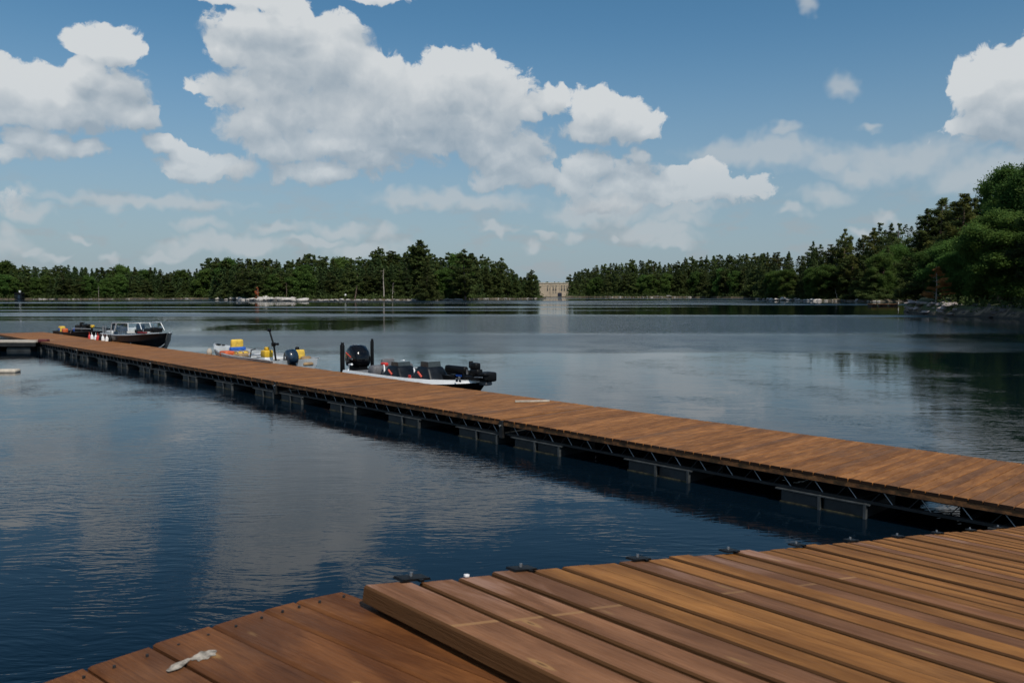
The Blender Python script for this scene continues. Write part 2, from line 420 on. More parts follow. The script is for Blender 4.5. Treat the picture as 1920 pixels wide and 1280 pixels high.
M_algae = pmat('algae_line', (0.07, 0.06, 0.028), 0.8, var=0.4, scale=14)
M_black = pmat('black_plastic', (0.005, 0.0055, 0.0065), 0.5, var=0.2, spec=0.2)
M_gloss = pmat('gloss_black', (0.004, 0.0045, 0.006), 0.15, coat=0.15, var=0.1, spec=0.3)
M_white = pmat('white_gelcoat', (0.86, 0.865, 0.87), 0.25, coat=0.3, var=0.04)
M_alu = pmat('bare_aluminium', (0.62, 0.64, 0.65), 0.42, 0.55, var=0.1, scale=3)
M_alu_p = pmat('pale_painted_aluminium', (0.56, 0.58, 0.58), 0.5, 0.1, var=0.12, scale=4)
M_grey = pmat('grey_carpet', (0.16, 0.165, 0.175), 0.9, var=0.2, scale=30)
M_mid = pmat('mid_grey_vinyl', (0.13, 0.13, 0.14), 0.6, var=0.15)
M_navy = pmat('navy_hull_paint', (0.006, 0.009, 0.013), 0.35, coat=0.05, var=0.2, spec=0.3)
M_blue = pmat('dark_blue_enamel', (0.010, 0.026, 0.050), 0.3, coat=0.5, var=0.15)
M_blue2 = pmat('bright_blue_cloth', (0.015, 0.10, 0.45), 0.8, var=0.2)
M_yel = pmat('yellow_cloth', (0.75, 0.50, 0.07), 0.8, var=0.15)
M_ylp = pmat('yellow_plastic', (0.72, 0.45, 0.03), 0.4, var=0.1)
M_red = pmat('red_plastic', (0.60, 0.04, 0.03), 0.4, var=0.1)
M_org = pmat('orange_plastic', (0.65, 0.12, 0.03), 0.5, var=0.15)
M_mark = pmat('red_lettering', (0.80, 0.13, 0.09), 0.5, var=0.02)
M_smoke = pmat('smoked_acrylic', (0.05, 0.06, 0.06), 0.15, var=0.1)
M_rope = pmat('white_rope', (0.70, 0.68, 0.62), 0.9, var=0.1)
M_tan = pmat('tan_canvas', (0.36, 0.24, 0.13), 0.9, var=0.2)
M_pale = pmat('pale_weathered_board', (0.52, 0.46, 0.38), 0.8, var=0.15)
M_greydeck = pmat('pale_grey_deck', (0.48, 0.42, 0.35), 0.8, var=0.15)

def glass_mat():
    m = bpy.data.materials.new('windscreen_glass'); m.use_nodes = True; t = NT(m.node_tree)
    b = t.n['Principled BSDF']; b.inputs['Base Color'].default_value = (0.75, 0.85, 0.9, 1); b.inputs['Roughness'].default_value = 0.03
    b.inputs['Transmission Weight'].default_value = 1.0; b.inputs['IOR'].default_value = 1.05
    return m
M_glass = glass_mat()

def water_mat():
    m = bpy.data.materials.new('lake_water'); m.use_nodes = True; t = NT(m.node_tree)
    b = t.n['Principled BSDF']
    b.inputs['Base Color'].default_value = (0.0015, 0.0065, 0.0125, 1)
    b.inputs['IOR'].default_value = 1.28
    pos = t.add('ShaderNodeNewGeometry').outputs['Position']
    sp = t.add('ShaderNodeSeparateXYZ'); t.put(sp.inputs[0], pos)
    # ruffled and calm lanes
    lane = t.noise(t.mapping(pos, (0.0045, 0.030, 1), (0, 0, R(-3))), 1.0, 3, 0.55, dist=0.4)
    band = t.math('MULTIPLY', t.smooth(sp.outputs[1], 50, 58), t.smooth(sp.outputs[1], 104, 90))
    bx = t.math('MULTIPLY', t.smooth(sp.outputs[0], -14, 4), t.smooth(sp.outputs[0], 46, 32))
    bandl = t.math('MULTIPLY', t.math('MULTIPLY', t.smooth(sp.outputs[1], 48, 54), t.smooth(sp.outputs[1], 82, 70)), t.smooth(sp.outputs[0], -22, -34))
    ruffle = t.math('MAXIMUM', t.smooth(lane, 0.50, 0.58), t.math('MAXIMUM', t.math('MULTIPLY', band, bx), bandl))
    patch = t.noise(t.mapping(pos, (0.35, 0.22, 1), (0, 0, R(20))), 1.0, 3, 0.5)
    patchf = t.smooth(patch, 0.38, 0.66)
    farf = t.smooth(sp.outputs[1], 8, 60)
    # near ripples, crests running up to the right
    warp = t.scale(t.vmath('SUBTRACT', t.noise(pos, 0.8, 2, 0.5, col=True), (0.5, 0.5, 0.5)), 0.5)
    pw = t.vmath('ADD', pos, warp)
    r1 = t.noise(t.mapping(pw, (2.6, 12.0, 1), (0, 0, R(-56))), 1.0, 2, 0.45)
    r2 = t.noise(t.mapping(pw, (6.5, 21.0, 1), (0, 0, R(-38))), 1.0, 2, 0.5)
    r3 = t.noise(t.mapping(pos, (0.7, 1.7, 1), (0, 0, R(8))), 1.0, 2, 0.5)
    near_amp = t.math('MULTIPLY', t.lin(patchf, 0, 1, 0.25, 1.5), t.lin(farf, 0, 1, 1.0, 0.55))
    h = t.math('MULTIPLY', t.math('ADD', t.math('MULTIPLY', r1, 0.0046), t.math('MULTIPLY', r2, 0.0018)), near_amp)
    calm_far = t.lin(farf, 0, 1, 1.0, 0.12)
    h = t.math('MULTIPLY', h, t.math('MAXIMUM', calm_far, t.math('MULTIPLY', ruffle, 4.0)))
    h = t.math('ADD', h, t.math('MULTIPLY', r3, t.lin(farf, 0, 1, 0.0045, 0.007)))
    rb = t.math('MAXIMUM', t.math('MULTIPLY', band, bx), bandl)
    chop = t.noise(t.mapping(pos, (0.9, 1.3, 1)), 1.3, 3, 0.6)
    h = t.math('ADD', h, t.math('MULTIPLY', chop, t.math('MULTIPLY', rb, 0.17)))
    bn = t.add('ShaderNodeBump'); bn.inputs['Strength'].default_value = 1.0; bn.inputs['Distance'].default_value = 1.0
    t.put(bn.inputs['Height'], h); t.put(b.inputs['Normal'], bn.outputs[0])
    t.put(b.inputs['Roughness'], t.math('ADD', 0.015, t.math('MULTIPLY', t.math('SUBTRACT', ruffle, t.math('MULTIPLY', t.math('MAXIMUM', t.math('MULTIPLY', band, bx), bandl), 0.75), clamp=True), t.math('MULTIPLY', farf, 0.26))))
    return m

def rock_mat(name, c1, c2, sc=0.8):
    m = bpy.data.materials.new(name); m.use_nodes = True; t = NT(m.node_tree)
    b = t.n['Principled BSDF']; pos = t.add('ShaderNodeNewGeometry').outputs['Position']
    n = t.noise(pos, sc, 6, 0.65); n2 = t.noise(pos, sc * 6, 4, 0.6)
    c = t.mix(t.smooth(n, 0.35, 0.65), c1 + (1,), c2 + (1,))
    c = t.mix(t.math('MULTIPLY', t.smooth(n2, 0.5, 0.7), 0.5), c, (0.10, 0.09, 0.085, 1))
    sp = t.add('ShaderNodeSeparateXYZ'); t.put(sp.inputs[0], pos)
    c = t.mix(t.smooth(sp.outputs[2], 0.28, 0.10, 0, 0.8), c, (0.05, 0.042, 0.035, 1))   # wet waterline stain
    t.put(b.inputs['Base Color'], c); b.inputs['Roughness'].default_value = 0.85
    bn = t.add('ShaderNodeBump'); bn.inputs['Strength'].default_value = 0.8; bn.inputs['Distance'].default_value = 0.15
    t.put(bn.inputs['Height'], t.math('ADD', n, t.math('MULTIPLY', n2, .4))); t.put(b.inputs['Normal'], bn.outputs[0])
    return m
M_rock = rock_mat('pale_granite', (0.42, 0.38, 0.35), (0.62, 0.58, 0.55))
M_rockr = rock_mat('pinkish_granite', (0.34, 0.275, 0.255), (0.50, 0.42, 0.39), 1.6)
M_rockd = rock_mat('shade_darkened_granite', (0.075, 0.065, 0.06), (0.16, 0.135, 0.12), 1.6)  # granite darkened so the right bank's shade is in its colour
def ground_mat():
    m = bpy.data.materials.new('forest_floor'); m.use_nodes = True; t = NT(m.node_tree)
    b = t.n['Principled BSDF']; pos = t.add('ShaderNodeNewGeometry').outputs['Position']
    sp = t.add('ShaderNodeSeparateXYZ'); t.put(sp.inputs[0], pos)
    n = t.noise(pos, 0.12, 6, 0.6); n2 = t.noise(pos, 0.9, 5, 0.6)
    g = t.mix(n2, (0.035, 0.060, 0.020, 1), (0.10, 0.105, 0.035, 1))
    r = t.mix(t.smooth(n2, .45, .65), (0.06, 0.05, 0.035, 1), (0.24, 0.18, 0.12, 1))
    zz = t.math('ADD', sp.outputs[2], t.math('MULTIPLY', t.math('SUBTRACT', n, 0.5), 3.2))
    c = t.mix(t.smooth(zz, 0.5, 1.1), r, g)
    c = t.mix(t.smooth(sp.outputs[2], 0.25, 0.08, 0, 0.85), c, (0.045, 0.04, 0.03, 1))
    t.put(b.inputs['Base Color'], c); b.inputs['Roughness'].default_value = 0.95
    bn = t.add('ShaderNodeBump'); bn.inputs['Strength'].default_value = 0.9; bn.inputs['Distance'].default_value = 0.3
    t.put(bn.inputs['Height'], n2); t.put(b.inputs['Normal'], bn.outputs[0])
    return m
M_ground = ground_mat()
def leaf_mat(name, c1, c2, trans=0.25):
    m = bpy.data.materials.new(name); m.use_nodes = True; t = NT(m.node_tree)
    b = t.n['Principled BSDF']; pos = t.add('ShaderNodeNewGeometry').outputs['Position']
    oi = t.add('ShaderNodeObjectInfo').outputs['Random']
    n = t.noise(pos, 0.9, 3, 0.6)
    c = t.mix(t.math('ADD', t.math('MULTIPLY', t.smooth(n, 0.35, 0.65), 0.6), t.math('MULTIPLY', oi, 0.4)), c1 + (1,), c2 + (1,))
    hs = t.add('ShaderNodeHueSaturation'); t.put(hs.inputs['Color'], c)
    t.put(hs.inputs['Hue'], t.lin(oi, 0, 1, 0.475, 0.52)); t.put(hs.inputs['Value'], t.lin(t.math('FRACT', t.math('MULTIPLY', oi, 7.3)), 0, 1, 0.75, 1.3))
    t.put(b.inputs['Base Color'], hs.outputs[0]); b.inputs['Roughness'].default_value = 0.75
    b.inputs['Specular IOR Level'].default_value = 0.15
    if trans:
        tr = t.add('ShaderNodeBsdfTranslucent'); t.put(tr.inputs[0], hs.outputs[0])
        mx = t.add('ShaderNodeMixShader'); mx.inputs[0].default_value = trans
        t.l.new(b.outputs[0], mx.inputs[1]); t.l.new(tr.outputs[0], mx.inputs[2])
        t.l.new(mx.outputs[0], t.n['Material Output'].inputs[0])
    return m
M_pine = leaf_mat('pine_needles', (0.056, 0.096, 0.034), (0.160, 0.190, 0.056), 0.46)
M_piney = leaf_mat('yellow_green_needles', (0.055, 0.080, 0.024), (0.18, 0.185, 0.050), 0.38)
M_spruce = leaf_mat('spruce_needles', (0.050, 0.090, 0.036), (0.115, 0.155, 0.054), 0.44)
M_leaf = leaf_mat('broad_leaves', (0.058, 0.120, 0.028), (0.125, 0.20, 0.046), 0.46)
M_bush = leaf_mat('undergrowth_leaves', (0.030, 0.058, 0.018), (0.085, 0.105, 0.030), 0.25)
M_deadleaf = leaf_mat('dead_orange_needles', (0.36, 0.135, 0.05), (0.52, 0.21, 0.08), 0.2)
M_bark = pmat('pine_bark', (0.16, 0.11, 0.085), 0.95, var=0.3, scale=4)
M_barkl = pmat('pale_dead_wood', (0.42, 0.37, 0.32), 0.9, var=0.2, scale=4)

# ------------------------------------------------------------------ water
def build_water():
    mb = MB()
    mb.poly([(-3000, -300, 0), (3000, -300, 0), (3000, 3500, 0), (-3000, 3500, 0)], [(0, 1, 2, 3)])
    tag(mb.build('water', water_mat()), kind='structure')
build_water()

# ------------------------------------------------------------------ land
def lerp_tab(tab, x):
    if x <= tab[0][0]: return tab[0][1]
    for (x0, y0), (x1, y1) in zip(tab, tab[1:]):
        if x <= x1: return y0 + (y1 - y0) * (x - x0) / (x1 - x0)
    return tab[-1][1]
def dist(y): return F * HC / (y - HORIZON)
SHORE = {
 'left': [(-500, 562.5), (-100, 561.8), (0, 561.5), (60, 561.2), (104, 561.3), (112, 561.6), (300, 560.8), (395, 560.6), (410, 561.8), (440, 562.6), (480, 563.6), (540, 563.6), (640, 563.4), (760, 563.0), (870, 562.6), (905, 561), (960, 560.6), (1012, 560.0), (1024, 559.2)],
 'far': [(1060, 557.6), (1100, 557.2), (1130, 557.4), (1220, 557.6), (1300, 557.7), (1395, 558.4), (1416, 560.5), (1436, 562.6), (1530, 564.4), (1600, 565.2), (1640, 566.2), (1700, 565.6), (1800, 566), (2000, 567)],
 'point': [(1694, 584.5), (1720, 587), (1762, 590), (1800, 592.5), (1860, 595.5), (1925, 599.5), (2040, 607), (2200, 617), (2500, 630), (3200, 650)],
 'back': [(880, 556.0), (1010, 555.8), (1200, 555.8)],
}
BACK = {'left': lambda x: 260 * max(0.02, min(1, (1026 - x) / 40)) if x > 985 else 260, 'far': lambda x: 300 * max(0.05, min(1, (x - 1058) / 60)),
        'point': lambda x: lerp_tab([(1694, 4), (1720, 30), (1762, 90), (1800, 160), (3200, 160)], x), 'back': lambda x: 300}
HILL = {'left': [(-500, 2.5), (0, 3), (400, 2.5), (560, 4), (780, 5.5), (900, 4), (1024, 1.5)],
        'far': [(1060, 2.5), (1140, 5), (1250, 9), (1300, 12), (1440, 9), (1520, 7), (1620, 8), (1700, 9), (1800, 9), (2000, 9)],
        'point': [(1694, 0.8), (1730, 2.2), (1780, 4.5), (1900, 5.5), (3200, 6)], 'back': [(880, 4), (1200, 4)]}
BANK = {'left': 0.55, 'far': 0.8, 'point': 1.2, 'back': 0.8}
def ground(reg, px, D):
    D0 = dist(lerp_tab(SHORE[reg], px)); d = D - D0; L = BACK[reg](px)
    X = (px - CX) / F * D
    if d < 0: return -0.6
    n = mnoise.noise(Vector((X * 0.09, D * 0.09, 3.1))) * 0.5 + mnoise.noise(Vector((X * 0.3, D * 0.3, 7.1))) * 0.25
    h = -0.35 + (BANK[reg] + 0.35) * min(1, (d + 0.6 * n) / 3.0) + (lerp_tab(HILL[reg], px) - BANK[reg]) * (1 - math.cos(math.pi * min(1, d / (0.6 * L + 8)))) / 2
    h += n * min(1, d / 5)
    back = L - d
    if back < 12 and L < 200: h = min(h, -0.6 + back * 0.25)
    return h
def build_land(reg, name, step):
    tab = SHORE[reg]; x0, x1 = tab[0][0], tab[-1][0]
    nx = int((x1 - x0) / step) + 1
    offs = [-3, 0, 0.8, 1.8, 3.2, 5, 8, 12, 18, 26, 40, 60, 90, 130, 200, 320]
    vs = []; fs = []
    for i in range(nx + 1):
        px = x0 + (x1 - x0) * i / nx
        D0 = dist(lerp_tab(tab, px)); L = BACK[reg](px)
        D0j = D0 + mnoise.noise(Vector((px * 0.11, 5.5, 0))) * 2.2 * (0.3 if reg == 'point' else 1)
        for o in offs:
            D = D0j + min(o, L + 4)
            vs.append(((px - CX) / F * D, D, ground(reg, px, D) if o > 0 else (-0.8 if o < 0 else -0.3)))
    m = len(offs)
    for i in range(nx):
        for k in range(m - 1):
            a = i * m + k; fs.append((a, a + m, a + m + 1, a + 1))
    mb = MB(); mb.poly(vs, fs, True)
    return tag(mb.build(name, M_ground), kind='structure')
build_land('left', 'left_shore', 5)
build_land('far', 'right_shore', 5)
build_land('point', 'rocky_point', 4)
build_land('back', 'far_shore', 10)

SKY = [(-300, 492), (0, 491), (12, 487), (40, 497), (130, 496), (200, 500), (228, 496), (262, 502), (290, 497), (310, 508), (345, 506), (378, 502), (388, 482), (430, 483), (470, 485), (500, 486), (540, 485), (576, 474), (592, 474), (612, 480), (650, 478), (672, 480), (690, 482), (712, 463), (738, 472), (760, 468), (784, 450), (800, 466), (826, 478), (858, 468), (880, 468), (896, 478), (911, 476), (924, 490), (940, 484), (950, 505), (964, 504), (978, 519), (986, 516), (996, 506), (1016, 517), (1024, 522),
       (1056, 530), (1064, 516), (1081, 507), (1128, 495), (1156, 489), (1175, 486), (1219, 486), (1262, 493), (1272, 482), (1338, 475), (1446, 472), (1487, 469), (1505, 476), (1522, 453), (1545, 464), (1561, 448), (1581, 431), (1600, 442), (1615, 436), (1640, 424), (1659, 406), (1682, 406), (1713, 397), (1744, 370), (1761, 366), (1790, 368), (1803, 358), (1834, 374), (1840, 352), (1857, 328), (1874, 309), (1920, 304), (1990, 290), (2100, 300), (2600, 280)]

# ------------------------------------------------------------------ trees
def leaf_card(mb, c, size, rnd, flat=0.5):
    """one small irregular leaf-clump face"""
    n = Vector((rnd.uniform(-1, 1), rnd.uniform(-1, 1), rnd.uniform(-0.3, 1) + flat)).normalized()
    a = n.orthogonal().normalized(); b = n.cross(a)
    an = rnd.uniform(0, 6.28); a, b = a * math.cos(an) + b * math.sin(an), b * math.cos(an) - a * math.sin(an)
    s1, s2 = size * rnd.uniform(0.6, 1.2), size * rnd.uniform(0.35, 0.8)
    vs = [c - a * s1 * .5, c + b * s2 * .5 - a * s1 * .1, c + a * s1 * .5 + n * size * .1, c - b * s2 * .5 + a * s1 * rnd.uniform(-.1, .2)]
    mb.poly(vs, [(0, 1, 2, 3)])
def trunk_mb(h, r, rnd, lean=0.02, seg=7):
    mb = MB(); pts = []; rad = []
    for i in range(8):
        t = i / 7
        pts.append((h * lean * math.sin(t * 3 + rnd.random()), h * lean * math.cos(t * 2.3), h * t - 0.4 * (i == 0)))
        rad.append(r * (1 - t) ** 0.8 + 0.02)
    mb.tube(pts, rad, seg, caps=False); return mb
def pine(name, h, seed, style, dens, ls, mat):
    """style: 'white' open layered pine, 'spruce' narrow, 'bushy' dense low-branched conifer, 'top' bare trunk with a crown on top"""
    rnd = random.Random(seed)
    root = empty(name)
    tk = trunk_mb(h * 0.97, h * 0.014 + 0.05, rnd)
    mb = MB()
    z0 = {'white': 0.14, 'spruce': 0.08, 'bushy': 0.05, 'top': 0.55}[style] * h
    Rm = {'white': 0.25, 'spruce': 0.15, 'bushy': 0.27, 'top': 0.21}[style] * h
    z = z0
    while z < h * 0.985:
        t = (z - z0) / (h - z0)
        if style == 'spruce': prof = (1 - t) ** 0.9 + 0.06
        elif style == 'bushy': prof = (1 - t) ** 0.85 * 1.05 + 0.05
        else: prof = (0.62 + 0.75 * t - 1.32 * t * t) * 1.1 + 0.06
        nb = 5 if style != 'spruce' else 6
        a0 = rnd.uniform(0, 6.28)
        for k in range(nb):
            L = Rm * prof * rnd.uniform(0.4, 1.25)
            if style in ('white', 'top') and rnd.random() < 0.18: continue
            an = a0 + 6.28 * k / nb + rnd.uniform(-.35, .35)
            d = Vector((math.cos(an), math.sin(an), 0))
            rise = {'white': 0.18, 'spruce': -0.22, 'bushy': -0.02, 'top': 0.25}[style]
            zb = z + h * .02 * rnd.uniform(-1, 1)
            b0 = Vector((0, 0, zb)); b1 = b0 + d * L + Vector((0, 0, L * rise))
            if ls < 0.45 and L > 1: tk.tube([b0, (b0 + b1) / 2 - Vector((0, 0, .05 * L)), b1], [0.05 + 0.012 * L, 0.04, 0.012], 4, caps=False)
            nl = int(dens * L * (1.0 + L * 0.25))
            for _ in range(nl):
                u = rnd.uniform(0.12, 1.05) ** 0.7
                w = (0.34 * L * (1.1 - u * 0.6)) + 0.1
                side = Vector((-d.y, d.x, 0))
                c = b0 + (b1 - b0) * u + side * rnd.gauss(0, w * 0.5) + Vector((0, 0, rnd.gauss(0, 0.10 + 0.045 * L)))
                leaf_card(mb, c, ls * rnd.uniform(0.7, 1.25), rnd, 1.1)
        z += h * {'white': 0.056, 'spruce': 0.038, 'bushy': 0.043, 'top': 0.042}[style] * rnd.uniform(0.75, 1.3)
    for _ in range(int(dens * 2)):
        leaf_card(mb, Vector((rnd.gauss(0, .12), rnd.gauss(0, .12), h * rnd.uniform(0.94, 1.0))), ls * .8, rnd)
    tk.build('trunk', M_bark, root); mb.build('crown', mat, root)
    return root
def broad(name, h, seed, dens, ls, mat, wide=0.34, low=0.16):
    rnd = random.Random(seed); root = empty(name)
    tk = trunk_mb(h * 0.75, h * 0.016 + 0.05, rnd); mb = MB()
    nb = 62
    for i in range(nb):
        t = (i + .5) / nb
        z = h * (low + (0.93 - low) * t)
        prof = math.sin(math.pi * (0.12 + 0.80 * t)) ** 0.6
        rr = wide * h * prof * rnd.uniform(0.3, 1.05)
        an = i * 2.4 + rnd.uniform(-.4, .4)
        c = Vector((math.cos(an) * rr, math.sin(an) * rr, z))
        tk.tube([(0, 0, min(z * 0.75, h * .7)), c * 0.55 + Vector((0, 0, z * .38)), c], [0.07 * h / 12, 0.05 * h / 12, 0.02], 4, caps=False)
        cr = h * rnd.uniform(0.04, 0.095)
        for _ in range(int(dens * cr * cr * 11)):
            v = Vector((rnd.gauss(0, 1), rnd.gauss(0, 1), rnd.gauss(0, 1))).normalized() * cr * abs(rnd.gauss(0.75, 0.35))
            v.z *= 0.85
            leaf_card(mb, c + v, ls * rnd.uniform(0.7, 1.3), rnd, 0.3)
    tk.build('trunk', M_bark, root); mb.build('crown', mat, root)
    return root

PH = 16.0
far_protos = []
for i in range(4): far_protos.append(('white', pine('pine_tree', PH, 10 + i, 'white', 27, 0.62, M_pine)))
for i in range(3): far_protos.append(('spruce', pine('spruce_tree', PH, 20 + i, 'spruce', 26, 0.55, M_spruce)))
for i in range(3): far_protos.append(('bushy', pine('pine_tree', PH, 30 + i, 'bushy', 24, 0.60, M_pine)))
for i in range(3): far_protos.append(('broad', broad('broadleaf_tree', PH, 40 + i, 34, 0.58, M_leaf, 0.27, 0.08)))
for i in range(2): far_protos.append(('top', pine('pine_tree', PH, 50 + i, 'top', 34, 0.60, M_pine)))
near_protos = []
for i in range(4): near_protos.append(('white', pine('pine_tree', PH, 60 + i, 'white', 80, 0.32, (M_pine, M_piney)[i % 2])))
near_protos.append(('spruce', pine('spruce_tree', PH, 65, 'spruce', 80, 0.29, M_spruce)))
for i in range(2): near_protos.append(('bushy', pine('pine_tree', PH, 66 + i, 'bushy', 75, 0.32, M_pine)))
for i in range(2): near_protos.append(('broad', broad('broadleaf_tree', PH, 70 + i, 120, 0.28, M_leaf, 0.32, 0.12)))
USED = set()
KINDS = {'white': ('layered pine', 'pine tree'), 'bushy': ('bushy dark pine', 'pine tree'), 'spruce': ('narrow dark spruce', 'spruce tree'),
         'broad': ('light green leafy tree', 'leafy tree'), 'top': ('bare-trunked pine', 'pine tree')}
def place(protos, kinds, reg, px, D, ytop, where, rnd, label=None, group=True, hmin=5, hmax=26, wid=None):
    kd = rnd.choice(kinds)
    cand = [i for i, (k, _) in enumerate(protos) if k == kd]
    i = rnd.choice(cand); src = protos[i][1]
    key = src.name
    if key in USED: o = copy_tree(src)
    else: o = src; USED.add(key)
    X = (px - CX) / F * D
    g = ground(reg, px, D)
    top = HC + (HORIZON - ytop) / F * D
    h = max(hmin, min(hmax, top - g))
    s = h / PH
    o.location = (X, D, g - 0.1)
    w = s ** 0.6 * (wid or rnd.uniform(1.05, 1.4))
    o.scale = (w, w, s); o.rotation_euler = (0, 0, rnd.uniform(0, 6.28))
    a, c = KINDS[kd]
    tag(o, label or ('%s %s' % (a, where)), c, ('%ss %s' % (a, where)) if group and not label else None)
    return o
rnd = random.Random(7)
MARKS = {'L': [(55, 'at the left edge'), (120, 'right of the boat shed'), (200, 'near the thin pale stem'), (300, 'behind the ochre shore strip'), (400, 'left of the white rocks')],
         'I': [(475, 'above the white rocks'), (525, 'by the rusty dead tree'), (590, 'right of the rusty dead tree'), (655, 'near the white sign'), (705, 'near the leaning trunk'), (755, 'by the tall bare trunk'), (830, 'by the tallest pine'), (900, 'right of the tallest pine'), (1030, 'near the left tip')],
         'R': [(1130, 'nearest the building'), (1200, 'on the far shore, second cluster from the building'), (1265, 'where the far skyline steps up'), (1350, 'mid far right shore'), (1440, 'left of the grey-white boulders')],
         'N': [(1500, 'above the grey-white boulders'), (1560, 'by the lone pointed spruce'), (1620, 'on the rising bank at right'), (1670, 'behind the brown raft'), (1720, 'by the leaning pale trunk')],
         'P': [(1790, 'behind the dead orange tree'), (1850, 'left of the big leafy tree'), (2000, 'under the big leafy tree')]}
def row(reg, protos, x0, x1, step, dD, frac, zone, kinds, jit=0.35):
    x = x0
    while x < x1:
        px = x + rnd.uniform(-jit, jit) * step
        D0 = dist(lerp_tab(SHORE[reg], px)); D = D0 + dD * rnd.uniform(0.8, 1.25)
        ys = lerp_tab(SKY, px)
        f = frac * rnd.uniform(0.84, 1.02) if frac < 1 else rnd.uniform(0.93, 1.015)
        yt = 560 - (560 - ys) * f
        where = next((w_ for lim, w_ in MARKS[zone] if px < lim), MARKS[zone][-1][1])
        place(protos, kinds, reg, px, D, yt, ('reaching the skyline ' if frac >= 1 else 'in the front row ') + where, rnd)
        x += step * rnd.uniform(0.8, 1.25)
row('left', far_protos, -30, 392, 14, 24, 1.0, 'L', ['white', 'bushy', 'white', 'spruce', 'broad'])
row('left', far_protos, -30, 392, 15, 8, 0.70, 'L', ['bushy', 'broad', 'spruce', 'white', 'broad'])
row('left', far_protos, 394, 1008, 13, 28, 1.0, 'I', ['white', 'white', 'bushy', 'white', 'broad', 'top'])
row('left', far_protos, 398, 1010, 15, 9, 0.74, 'I', ['bushy', 'white', 'broad', 'spruce', 'white'])
row('far', far_protos, 1072, 1440, 12, 60, 1.0, 'R', ['white', 'bushy', 'bushy', 'white'])
row('far', far_protos, 1070, 1440, 13, 10, 0.72, 'R', ['bushy', 'white', 'broad', 'bushy'])
row('far', near_protos, 1446, 1700, 17, 34, 1.0, 'N', ['white', 'white', 'spruce', 'bushy'])
row('far', near_protos, 1446, 1715, 17, 10, 0.66, 'N', ['bushy', 'white', 'broad', 'bushy'])
row('point', near_protos, 1738, 1850, 20, 46, 1.0, 'P', ['white', 'white', 'bushy'])
row('point', near_protos, 1775, 1930, 24, 20, 0.66, 'P', ['bushy', 'broad', 'broad'])

def named(protos, kd, reg, px, D, ytop, label, wid=1.0, seed=1):
    return place(protos, [kd], reg, px, D, ytop, '', random.Random(seed), label=label, wid=wid)
D_i = dist(563.3)
named(far_protos, 'top', 'left', 785, D_i + 22, 450, 'tallest pine on the left shore, its crown standing clear above the wood', 1.25, 3)
named(far_protos, 'white', 'left', 711, D_i + 26, 463, 'tall spreading pine just left of the tallest one, top clear of the skyline', 1.2, 4)
named(far_protos, 'bushy', 'left', 802, D_i + 5, 488, 'bright green low-branched pine at the water edge below the tallest pine', 1.1, 5)
named(far_protos, 'white', 'left', 870, D_i + 9, 467, 'big dense pine group leader above the ochre bank', 1.45, 6)
named(far_protos, 'white', 'left', 940, dist(560.7) + 8, 483, 'dark pine with a leaning top near the end of the left shore', 1.0, 7)
named(far_protos, 'white', 'left', 996, dist(560.2) + 4, 505, 'last pine at the tip of the left shore beside the building', 1.0, 8)
named(near_protos, 'spruce', 'far', 1522, dist(564.4) + 14, 452, 'pointed pine rising alone above the right shore skyline', 1.1, 9)
named(near_protos, 'white', 'far', 1581, dist(565) + 22, 430, 'dark tall pine, first step of the rising right skyline', 1.1, 10)
named(near_protos, 'broad', 'point', 1897, 113, 300, 'large bright green leafy tree, highest at the right edge', .92, 11)
named(near_protos, 'broad', 'point', 1962, 106, 290, 'leafy tree beyond the right edge beside the largest one', 1.1, 12)
named(near_protos, 'broad', 'point', 1858, 112, 420, 'pale green bush-like tree below the big leafy tree', 1.25, 13)
named(near_protos, 'white', 'point', 1800, 128, 364, 'yellowish layered pine left of the big leafy tree', 1.3, 14)
named(near_protos, 'white', 'point', 1766, 150, 372, 'broad layered pine behind the dead orange tree', 1.5, 15)
# trees just outside the right edge: they shade the bank
for i, (px, D, yt) in enumerate([(2050, 84, 300), (2120, 80, 260), (2230, 72, 260), (2180, 90, 250), (2340, 70, 240), (1985, 81, 330), (2060, 75, 320), (2135, 70, 310), (2215, 66, 300), (2300, 62, 290)]):
    place(near_protos, ['broad', 'white'][i % 2:i % 2 + 1], 'point', px, D, yt, 'outside the right edge of the view', random.Random(80 + i), wid=1.4)
for k, (kd, o) in enumerate(far_protos + near_protos):
    if o.name not in USED:
        for ch in list(o.children): bpy.data.objects.remove(ch)
        bpy.data.objects.remove(o)

# forest mass behind the front rows: one object per shore (simple leafy masses)
def forest(name, spans, label):
    r = random.Random(hash(name) % 999 if False else len(name) * 13); mb = MB()
    for reg, x0, x1, step, dD, frac, ls in spans:
        x = x0
        while x < x1:
            px = x + r.uniform(-.4, .4) * step
            D = dist(lerp_tab(SHORE[reg], px)) + dD * r.uniform(.85, 1.2)
            g = ground(reg, px, D); ys = lerp_tab(SKY, px)
            top = HC + (HORIZON - (560 - (560 - ys) * frac * r.uniform(.86, 1.0))) / F * D
            h = max(3, top - g); X = (px - CX) / F * D; rr = h * r.uniform(.2, .3)
            for _ in range(int(620 / ls * 0.6)):
                t = r.random(); w = rr * (1 - t) ** 0.7 + 0.2
                an = r.uniform(0, 6.28); q = w * r.uniform(.3, 1.0)
                leaf_card(mb, Vector((X + math.cos(an) * q, D + math.sin(an) * q, g + h * t)), ls * 1.7, r, 0.6)
            x += step * r.uniform(.8, 1.2)
    return tag(mb.build(name, M_spruce), label, 'forest', kind='stuff')
forest('forest', [('left', -60, 1006, 9, 55, 0.95, .6), ('left', -60, 1010, 10, 18, 0.8, .6)], 'dense dark conifer wood filling the left shore behind the front trees')
